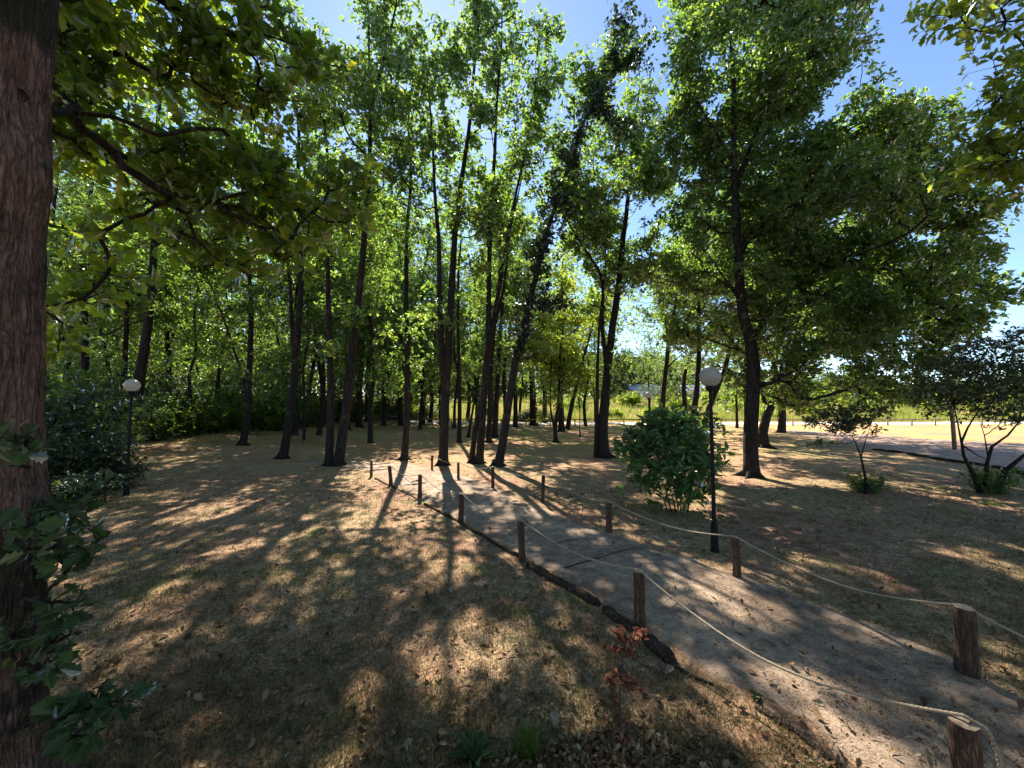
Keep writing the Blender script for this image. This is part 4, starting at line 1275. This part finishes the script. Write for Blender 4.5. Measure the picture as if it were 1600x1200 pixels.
tag(obj('dry_leaves', leaves_mesh('dry_leaves', np.stack([x, y, gz(x, y) + .012 + np.where(on_path(x, y), .016, 0)], -1), np.stack([np.cos(a), np.sin(a), rg.normal(.1, .25, n)], -1), rg.normal(0, .4, (n, 3)) + np.array([0, 0, 1]),
    rg.uniform(.035, .075, n), M['litter'], OAK, .35, -.35)), 'curled brown oak leaves fallen on the lawn and path', 'litter', kind='stuff')
T = Tubes()
x, y = cone_pts(700, 1.7, 12)
ok = (~on_path(x, y)) | (rg.random(len(x)) < .45)
x, y = x[ok], y[ok]
for xx, yy in zip(x, y):
    a = rg.uniform(0, 6.28); L = rg.uniform(.04, .12) + .18 * rg.random() ** 4; z = float(gz(xx, yy)) + .014
    dx, dy = math.cos(a) * L / 2, math.sin(a) * L / 2
    T.chain([(xx - dx, yy - dy, z), (xx + rg.normal(0, .012), yy + rg.normal(0, .012), z + .008), (xx + dx, yy + dy, z + .002)], [.0025, .003, .0015], 4, cap=False)
tag(obj('twig_litter', T.mesh('twig_litter', M['stick'])), 'fine twigs scattered over the lawn and path', 'litter', kind='stuff')
# crumbs of leaf, bark and grit trodden into the path
x, y = cone_pts(60000, 1.7, 11)
ok = on_path(x + rg.normal(0, .05, len(x)), y) & (np.sin(x * 3.1 + y * 2) + np.sin(y * 4.3 - x * 1.7) + rg.normal(0, .8, len(x)) > -.2)
x, y = x[ok], y[ok]
n = len(x)
a = rg.uniform(0, 6.28, n)
tag(obj('path_litter', leaves_mesh('path_litter', np.stack([x, y, gz(x, y) + .021], -1), np.stack([np.cos(a), np.sin(a), rg.normal(0, .2, n)], -1), rg.normal(0, .35, (n, 3)) + np.array([0, 0, 1]),
    rg.uniform(.006, .018, n) * (.8 + .1 * y) * np.where(rg.random(n) < .04, 2.2, 1), M['litter'], LEAF4, .3, -.3)), 'grit and leaf crumbs trodden into the footpath', 'litter', kind='stuff')
# heap of old leaves and chips at the very front
n = 5200
c = gp(960, 1190)
X = rg.normal(c[0], .34, n); Y = np.abs(rg.normal(0, .15, n)) + c[1] - .22
pos = np.stack([X, Y, gz(X, Y) + np.maximum(0, .06 - .25 * (X - c[0]) ** 2 - .6 * (Y - c[1]) ** 2) * rg.random(n) + .005], -1)
a = rg.uniform(0, 6.28, n)
d = np.stack([np.cos(a), np.sin(a), rg.normal(0, .5, n)], -1)
tag(obj('mulch', leaves_mesh('mulch', pos, d, rg.normal(0, .6, (n, 3)) + np.array([0, 0, 1]), rg.uniform(.018, .05, n), M['litter'], LEAF6, .35, -.3)), 'clods and wood chips heaped round the dead sapling', 'mulch', kind='stuff')
# tall grass beyond the road
n = 90000
X = rg.uniform(-75, 100, n); Y = 44.5 + 26 * rg.random(n) ** 1.3
keep = (np.abs(X) < 1.45 * Y)
tag(blades('meadow_grass', X[keep], Y[keep], .55 + .5 * (np.sin(X[keep] * .31 + 2 * np.sin(Y[keep] * .2)) + 1) * rg.random(keep.sum()), .07, M['meadow'], rg, .35), 'tall yellow-green meadow grass beyond the gravel road', 'meadow', kind='stuff')
n = 5000
X = -rg.uniform(7.5, 14, n); Y = 16.5 + rg.uniform(0, 3.5, n) + (14 + X) * .25
M['straw'] = island_mat('straw', [(0, (0.20, 0.20, 0.06)), (0.4, (0.36, 0.28, 0.12)), (1, (0.50, 0.40, 0.22))], trans=.3)
sel = (np.sin(X * 1.7) + np.sin(Y * 2.3 + X) + rg.normal(0, .4, n)) > .2
X, Y = X[sel], Y[sel]
tag(blades('dry_grass', X, Y, .34, .014, M['straw'], rg, .9), 'fringe of dry yellow grass along the foot of the bushes', 'grass', kind='stuff')


# ------------------------------------------------------------------ posts and ropes
def post_mesh(r, h, seed, lean=(0, 0)):
    n, s = 30, 22
    V = []
    rr = random.Random(seed)
    sd = Vector((seed * 3.1, seed * 1.7, 0))
    for i in range(n):
        z = -.12 + (h + .12) * i / (n - 1)
        for j in range(s):
            a = 2 * math.pi * j / s
            q = Vector((math.cos(a) * 1.2, math.sin(a) * 1.2, z * 5)) + sd
            rad = r * (1 + .14 * mnoise.noise(q) + .07 * mnoise.noise(q * 3.1) + .08 * math.exp(-((z - .05) / .08) ** 2))
            if i == n - 1: rad *= .93
            V.append((rad * math.cos(a) + lean[0] * z, rad * math.sin(a) + lean[1] * z, z + (.006 * mnoise.noise(q * 2) if i == n - 1 else 0)))
    V = np.array(V)
    i = np.arange(n - 1)[:, None] * s; j = np.arange(s)[None, :]; k = (j + 1) % s
    q = np.stack([i + j, i + k, i + s + k, i + s + j], -1).reshape(-1, 4)
    body = mesh('bark_shell', V, q, np.arange(len(q)) * 4, True, [M['post']])
    top = V[-s:]
    c = top.mean(0) + np.array([0, 0, .004])
    inner = c + (top - c) * .55 + np.array([0, 0, .004])
    VV = np.vstack([top, inner, [c + np.array([0, 0, .003])]])
    tri = [[a, (a + 1) % s, s + (a + 1) % s] for a in range(s)] + [[a, s + (a + 1) % s, s + a] for a in range(s)] + [[s + a, s + (a + 1) % s, 2 * s] for a in range(s)]
    cap = mesh('cut_top', VV, np.array(tri), np.arange(len(tri)) * 3, False, [M['cut']])
    return body, cap


def place_post(px, py_base, h, r, seed, label, lean=(0, 0)):
    p = gp(px, py_base)
    root = thing('wooden_post', p, label, 'post', 'rope posts along the footpath')
    b, c = post_mesh(r, h, seed, lean)
    obj('stump', b, root); obj('cut_top', c, root)
    return p + np.array([lean[0] * h, lean[1] * h, h])


p0 = at(1505, 1122, 1.84)
gl0 = np.array([p0[0], p0[1], 0])
root = thing('wooden_post', (p0[0], p0[1], float(gz(p0[0], p0[1]))), 'nearest rope post, cut off by the lower picture edge, rope drooping off its top', 'post', 'rope posts along the footpath')
b, c = post_mesh(.052, p0[2], 1)
obj('stump', b, root); obj('cut_top', c, root)
LT = [np.array([p0[0], p0[1], p0[2]])]
LT.append(place_post(1000, 985, .485, .046, 2, 'rope post standing right behind the dead red sapling'))
LT.append(place_post(816, 876, .50, .043, 3, 'rope post at the near path edge, one beyond the post of the dead sapling', (-.04, 0)))
LT.append(place_post(720, 812, .48, .045, 4, 'reddish rope post on the near path edge where the sunny path patch ends', (.02, 0)))
LT.append(place_post(656, 777, .50, .042, 5, 'gnarled dark rope post between the slanted one and the reddish one', (.0, 0)))
LT.append(place_post(611, 758, .48, .045, 6, 'slanted rope post with a pointed top near the far bend of the path', (-.10, 0)))
LT.append(place_post(580, 745, .44, .035, 7, 'small thin rope post at the far near-side bend of the path'))
RT = []
q = np.array([3.95, 2.05, 0]);
root = thing('wooden_post', (3.95, 1.95, float(gz(3.95, 1.95))), 'rope post just outside the picture at the right, holding the far-side rope', 'post', 'rope posts along the footpath')
b, c = post_mesh(.055, .48, 21)
obj('stump', b, root); obj('cut_top', c, root)
RT.append(np.array([3.95, 1.95, .48]))
RT.append(place_post(1512, 1049, .495, .062, 8, 'thickest rope post, dark and knotty, near the right edge of the picture'))
RT.append(place_post(1152, 906, .455, .042, 9, 'rope post just in front of the nearest globe lamp', (-.02, 0)))
RT.append(place_post(952, 833, .46, .046, 10, 'rope post on the far path edge near the sunny patch, below the round shrub'))
RT.append(place_post(848, 788, .54, .036, 11, 'pale sunlit rope post on the far path edge', (.03, 0)))
RT.append(place_post(770, 763, .50, .04, 12, 'rope post directly below the foot of the ivy-clad leaning oak'))
RT.append(place_post(716, 746, .44, .036, 13, 'small dark rope post just beside the split-stem oak, shade side'))
RT.append(place_post(675, 733, .40, .034, 14, 'farthest rope post, just before the split-stem oak'))


def rope(name, tops, sags, label, start_extra=None):
    pts = []
    if start_extra is not None:
        pts += start_extra
    for i in range(len(tops) - 1):
        a, b = tops[i] + np.array([0, 0, .012]), tops[i + 1] + np.array([0, 0, .012])
        n = max(10, int(np.linalg.norm(b - a) / .05))
        for k in range(n):
            f = k / n
            q = a + (b - a) * f
            q[2] -= sags[i] * (1 - (2 * f - 1) ** 2) * (1 + .12 * math.sin(5 * f))
            pts.append(q)
    pts.append(tops[-1] + np.array([0, 0, .012]))
    pts = np.array(pts)
    # three twisted strands
    root = thing(name, pts[0], label, 'rope')
    tan = np.gradient(pts, axis=0); 
    seg = np.linalg.norm(np.diff(pts, axis=0), axis=1); L = np.concatenate([[0], np.cumsum(seg)])
    m = int(L[-1] / .012)
    t = np.linspace(0, L[-1], m)
    C = np.stack([np.interp(t, L, pts[:, i]) for i in range(3)], -1)
    tan = np.gradient(C, axis=0); tan /= np.linalg.norm(tan, axis=1)[:, None]
    A = np.cross(tan, [0, 0, 1.0]); A /= np.linalg.norm(A, axis=1)[:, None] + 1e-9
    Bv = np.cross(tan, A)
    for kk in range(3):
        T = Tubes()
        ph = t / .055 * 2 * math.pi + kk * 2.094
        P = C + .0042 * (np.cos(ph)[:, None] * A + np.sin(ph)[:, None] * Bv)
        T.chain(P, np.full(m, .0048), 5)
        obj('strand', tubes_mesh(T, 'strand', M['rope'], pts[0]), root)


ex = [p0 + np.array([.11, -.05, -.36]), p0 + np.array([.115, -.045, -.25]), p0 + np.array([.11, -.03, -.12]), p0 + np.array([.085, -.02, -.035])]
rope('rope', LT, [.20, .10, .13, .12, .12, .08], 'twisted rope sagging along the near side of the footpath, its end drooping', ex)
rope('rope', RT, [.14, .14, .10, .10, .10, .10, .08], 'twisted rope sagging between the posts on the lamp side of the footpath')


# ------------------------------------------------------------------ log edging and sticks
def log(name, pxs, r, label, cat, mat='log', seed=1, lift=.3, step=.05, group=None, sides=14, tap=.8, bumpy=.12):
    P = np.array([gp(*p) for p in pxs])
    rng = np.random.default_rng(seed)
    seg = np.linalg.norm(np.diff(P, axis=0), axis=1); L = np.concatenate([[0], np.cumsum(seg)])
    m = max(6, int(L[-1] / step))
    t = np.linspace(0, L[-1], m)
    C = np.stack([np.interp(t, L, P[:, i]) for i in range(3)], -1)
    C[:, 2] = gz(C[:, 0], C[:, 1]) + r * lift
    C += np.cumsum(rng.normal(0, .004, C.shape), 0) * np.array([1, 1, .2])
    rr = r * np.linspace(1, tap, m) * (1 + rng.normal(0, .08, m)); rr[0] *= .7; rr[-1] *= .6
    T = Tubes(); T.chain(C, rr, sides, jitter=bumpy, rng=rng)
    me = tubes_mesh(T, name, M[mat], C[0])
    o = obj(name, me); o.location = C[0]
    tag(o, label, cat, group)
    return o


GE = 'log edging of the footpath'
log('edging_log', [(826, 884), (870, 912), (938, 950)], .052, 'dark rotting log edging the path between two near posts', 'log', seed=1, group=GE)
log('edging_log', [(945, 957), (985, 985), (1010, 1005)], .045, 'dark log edging that ends at the post behind the dead sapling', 'log', seed=2, group=GE)
log('edging_log', [(1010, 1006), (1050, 1040)], .062, 'thick broken log lying at the path edge right after the sapling post', 'log', seed=3, group=GE)
log('edging_log', [(1055, 1044), (1090, 1062), (1112, 1070)], .014, 'thin stick-like edging piece running on from the thick broken log', 'log', seed=4, group=GE)
log('edging_log', [(1180, 1105), (1260, 1155), (1340, 1215)], .022, 'thin edging pole half sunk beside the path in the lower corner', 'log', seed=5, group=GE)
log('edging_log', [(662, 786), (715, 812), (765, 842), (812, 872)], .03, 'low sunken edging log in shade beyond the near path posts', 'log', seed=6, group=GE)
log('edging_log', [(586, 748), (620, 764), (655, 778)], .03, 'short edging log at the far bend of the path', 'log', seed=7, group=GE)
GT = 'logs edging the dirt track'
log('track_log', [(1365, 704), (1420, 711), (1452, 716)], .075, 'log edging the bare dirt track, sunlit on top', 'log', seed=8, group=GT, step=.2)
log('track_log', [(1456, 717), (1500, 723), (1545, 730)], .075, 'dark log edging the bare dirt track in the middle of its row', 'log', seed=9, group=GT, step=.2)
log('track_log', [(1552, 731), (1600, 741), (1680, 756)], .075, 'dark log edging the bare dirt track where the picture ends', 'log', seed=10, group=GT, step=.2)
s = log('fallen_stick', [(882, 893), (915, 883), (950, 871), (997, 856)], .009, 'long thin stick lying across the footpath', 'stick', 'stick', 11, 2.6, .06, None, 7, .5, .06)
s = log('fallen_stick', [(866, 853), (884, 848), (905, 845)], .007, 'short reddish twig lying on the footpath beyond the long stick', 'stick', 'stick', 12, 4.2, .04, None, 6, .5, .06)

# one pale fallen leaf
c = gp(1038, 1057)
for (px, py, sz, rz, lab) in ((1038, 1058, .085, .4, 'pale curled dead leaf lying in sun beside the thick broken log'), (868, 1148, .10, 1.6, 'tan dead oak leaf at the very front beside the grass tuft'), (908, 922, .05, 2.0, 'small pale leaf lying on the path near the long stick')):
    c = gp(px, py)
    me = leaves_mesh('fallen_leaf', np.zeros((1, 3)), np.array([[math.cos(rz), math.sin(rz), .15]]), np.array([[.1, -.3, 1.0]]), np.array([sz]), M['cut'], OAK, .45, -.3)
    o = obj('fallen_leaf', me); o.location = (c[0], c[1], c[2] + .02 + (.02 if px == 908 else 0))
    tag(o, lab, 'leaf')


# ------------------------------------------------------------------ globe lamps
def lathe(prof, s=40):
    V = []; 
    for (r, z) in prof:
        for j in range(s):
            a = 2 * math.pi * j / s
            V.append((r * math.cos(a), r * math.sin(a), z))
    n = len(prof)
    i = np.arange(n - 1)[:, None] * s; j = np.arange(s)[None, :]; k = (j + 1) % s
    q = np.stack([i + j, i + k, i + s + k, i + s + j], -1).reshape(-1, 4)
    return np.array(V), q


def lamp(x, y, label, H=2.39, R=.14, rz=0):
    root = thing('globe_lamp', (x, y, float(gz(x, y))), label, 'lamp', 'globe lamps on black poles', rz)
    def part(name, prof, mat):
        V, q = lathe(prof)
        return obj(name, mesh(name, V, q, np.arange(len(q)) * 4, True, [M[mat]]), root)
    part('base', [(.0, -.05), (.058, -.05), (.058, .02), (.050, .05), (.044, .35), (.038, .38), (.026, .40)], 'pole')
    part('pole', [(.026, .38), (.026, 1.2), (.023, 1.21), (.023, H - R - .06)], 'pole')
    part('collar', [(.026, H - R - .07), (.055, H - R - .05), (.062, H - R - .01), (.060, H - R + .03), (.045, H - R + .035)], 'pole')
    pr = [(max(.001, R * math.sin(t)), H - R * math.cos(t)) for t in np.linspace(.35, math.pi, 26)]
    g = part('globe', pr, 'globe')
    V, q = lathe([(.001, H - .09), (.02, H - .09), (.028, H - .02), (.03, H + .02), (.02, H + .05), (.001, H + .06)])
    obj('bulb', mesh('bulb', V, q, np.arange(len(q)) * 4, True, [M['white']]), g)
    return root


p = gp(1117, 861); lamp(p[0], p[1], 'nearest globe lamp, white ball on a black pole between path and round shrub')
p = gp(197, 776); lamp(p[0], p[1], 'globe lamp in deep shade beside the dark bushes and the big near trunk')
p = gp(906, 681); lamp(p[0], p[1], 'far thin globe lamp half hidden by leaves of the low-branched tree')
p = at(1013, 600, 17.0); lamp(p[0], p[1], 'distant globe lamp showing its top above the round shrub')

# wooden pole behind the spreading small tree
T = Tubes()
p = gp(1492, 703)
T.chain([p + [0, 0, -.1], p + [-.02, 0, 1.2], p + [-.08, 0, 2.4], p + [-.10, 0, 3.6]], [.075, .072, .07, .065], 16)
V = tubes_mesh(T, 'wooden_pole', M['wood'], p)
o = obj('wooden_pole', V); o.location = p
tag(o, 'tall plain wooden pole standing by the dirt track behind the small tree', 'pole')

# ------------------------------------------------------------------ rail fence in front of the road
def box(a, b):
    x0, y0, z0 = a; x1, y1, z1 = b
    v = np.array([(x0, y0, z0), (x1, y0, z0), (x1, y1, z0), (x0, y1, z0), (x0, y0, z1), (x1, y0, z1), (x1, y1, z1), (x0, y1, z1)], float)
    f = np.array([(0, 3, 2, 1), (4, 5, 6, 7), (0, 1, 5, 4), (1, 2, 6, 5), (2, 3, 7, 6), (3, 0, 4, 7)])
    return v, f


root = thing('rail_fence', (0, 36, 0), 'low wooden rail fence running along the gravel road', 'fence')
rgn = random.Random(4)
for i, xx in enumerate(np.arange(-24, 62, 2.3)):
    yy = .02 * xx + rgn.uniform(-.05, .05)
    T = Tubes()
    z = float(gz(xx, 36 + yy))
    T.chain([(xx, yy, z - .1), (xx + rgn.uniform(-.02, .02), yy, z + .3), (xx + rgn.uniform(-.03, .03), yy, z + .66)], [.065, .06, .055], 8)
    obj('post', tubes_mesh(T, 'post', M['rail']), root)
    if xx < 59:
        T = Tubes()
        z2 = float(gz(xx + 2.3, 36 + .02 * (xx + 2.3)))
        T.chain([(xx - .05, yy - .07, z + .6), (xx + 1.15, yy - .05, (z + z2) / 2 + .585), (xx + 2.28, .02 * (xx + 2.3) - .08, z2 + .6)], [.05, .048, .045], 8)
        obj('rail', tubes_mesh(T, 'rail', M['rail']), root)


# ------------------------------------------------------------------ far pale buildings
def house(px, y, w, h, d, label, roof_h=1.2):
    x = (px - 800) / F * y
    z = float(gz(x, y))
    root = thing('house', (x, y, z), label, 'building')
    v, f = box((-w / 2, -d / 2, -.5), (w / 2, d / 2, h))
    obj('wall', mesh('wall', v, f, np.arange(6) * 4, False, [M['white']]), root)
    o = .4
    V = np.array([(-w / 2 - o, -d / 2 - o, h + .003), (w / 2 + o, -d / 2 - o, h + .003), (w / 2 + o, d / 2 + o, h + .003), (-w / 2 - o, d / 2 + o, h + .003), (-w / 2 - o, 0, h + roof_h), (w / 2 + o, 0, h + roof_h)])
    loops = [0, 1, 5, 4, 3, 4, 5, 2, 0, 4, 3, 1, 2, 5, 0, 3, 2, 1]
    obj('roof', mesh('roof', V, loops, [0, 4, 8, 11, 14], False, [M['roof']]), root)
    for i in range(3):
        xx = -w / 2 + w * (i + .5) / 3
        v, f = box((xx - .5, -d / 2 - .04, h * .35), (xx + .5, -d / 2 + .01, h * .75))
        obj('window', mesh('window', v, f, np.arange(6) * 4, False, [M['glass_dark']]), root)


house(1003, 74, 5, 2.2, 5, 'low pale building glimpsed beyond the meadow above the round shrub')
house(1082, 72, 4, 2.4, 5, 'small white building glimpsed between the two tilted trunks by the nearest lamp')

# ------------------------------------------------------------------ dead sapling and small plants at the front
def sapling():
    b = gp(970, 1180)
    root = thing('sapling', b, 'dead sapling with shrivelled red-brown leaves in front of a rope post', 'sapling')
    rng = np.random.default_rng(8)
    T = Tubes()
    y = b[1]
    main = [b + [0, 0, -.03], at(968, 1100, y), at(971, 1040, y), at(976, 1000, y + .02), at(990, 985, y + .03)]
    T.chain(trunk_line(main, rng, .01, .05), np.linspace(.007, .003, len(trunk_line(main, np.random.default_rng(8), .01, .05))), 6)
    P = []
    for (a, c, e) in [((970, 1060), (948, 1058), 26), ((971, 1065), (1005, 1068), 30), ((969, 1040), (985, 1072), 22), ((968, 1090), (960, 1100), 12), ((974, 1020), (955, 1010), 26), ((978, 1000), (965, 985), 30), ((980, 1000), (1000, 990), 34), ((985, 990), (1012, 985), 20), ((975, 1015), (990, 1020), 20), ((968, 1110), (972, 1140), 8), ((970, 1050), (945, 1040), 8)]:
        A = at(*a, y); C = at(*c, y + rng.normal(0, .06))
        T.chain([A, (A + C) / 2 + rng.normal(0, .006, 3), C], [.0028, .002, .0012], 4)
        f = rng.uniform(.25, 1.1, e)[:, None]
        P.append(A + (C - A) * f + rng.normal(0, .014, (e, 3)))
    P = np.concatenate(P)
    d = rng.normal(size=P.shape) * .7 + np.array([0, 0, -.5])
    obj('stem', tubes_mesh(T, 'stem', M['stick'], b), root)
    obj('leaves', leaves_mesh('leaves', P - b, d, rng.normal(size=P.shape), rng.uniform(.02, .042, len(P)), M['redleaf'], LEAF6, .45, .3), root)


sapling()


def rosette_plant(px, py, n, L, label, seed):
    b = gp(px, py)
    rng = np.random.default_rng(seed)
    a = rng.uniform(0, 6.28, n)
    e = rng.uniform(.2, 1.0, n)
    d = np.stack([np.cos(a) * np.cos(e), np.sin(a) * np.cos(e), np.sin(e)], -1)
    pos = np.zeros((n, 3)) + np.array([0, 0, .005])
    sz = L * rng.uniform(.6, 1.2, n)
    sh = OVATE * np.array([.8, 1.0])
    o = obj('weed_plant', leaves_mesh('weed_plant', pos, d, np.tile(np.array([0, 0, 1.0]), (n, 1)) - d * .3, sz, M['sprout'], sh, .2, .35))
    o.location = b
    tag(o, label, 'plant')


rosette_plant(742, 1188, 22, .14, 'fresh green broad-leaved weed at the lower picture edge', 1)
rosette_plant(1182, 1092, 26, .05, 'small green weed at the edge of the path in the foreground', 2)


def tuft(px, py, n, h, w, label, seed):
    b = gp(px, py)
    r_ = np.random.default_rng(seed)
    x = r_.normal(0, w, n); y = r_.normal(0, w, n)
    o = blades('grass_tuft', x, y, h, .005, M['green_grass'], r_, .55, z0=np.zeros(n) - .005)
    o.location = b
    tag(o, label, 'grass tuft')


tuft(826, 1170, 500, .13, .045, 'thick tuft of green grass at the lower edge beside the weed', 1)
tuft(812, 960, 220, .06, .06, 'small grass tuft in a sun patch short of the near path edge', 2)
tuft(1545, 560 + 230, 200, .12, .09, 'grass tuft at the foot of the spreading small tree', 3)
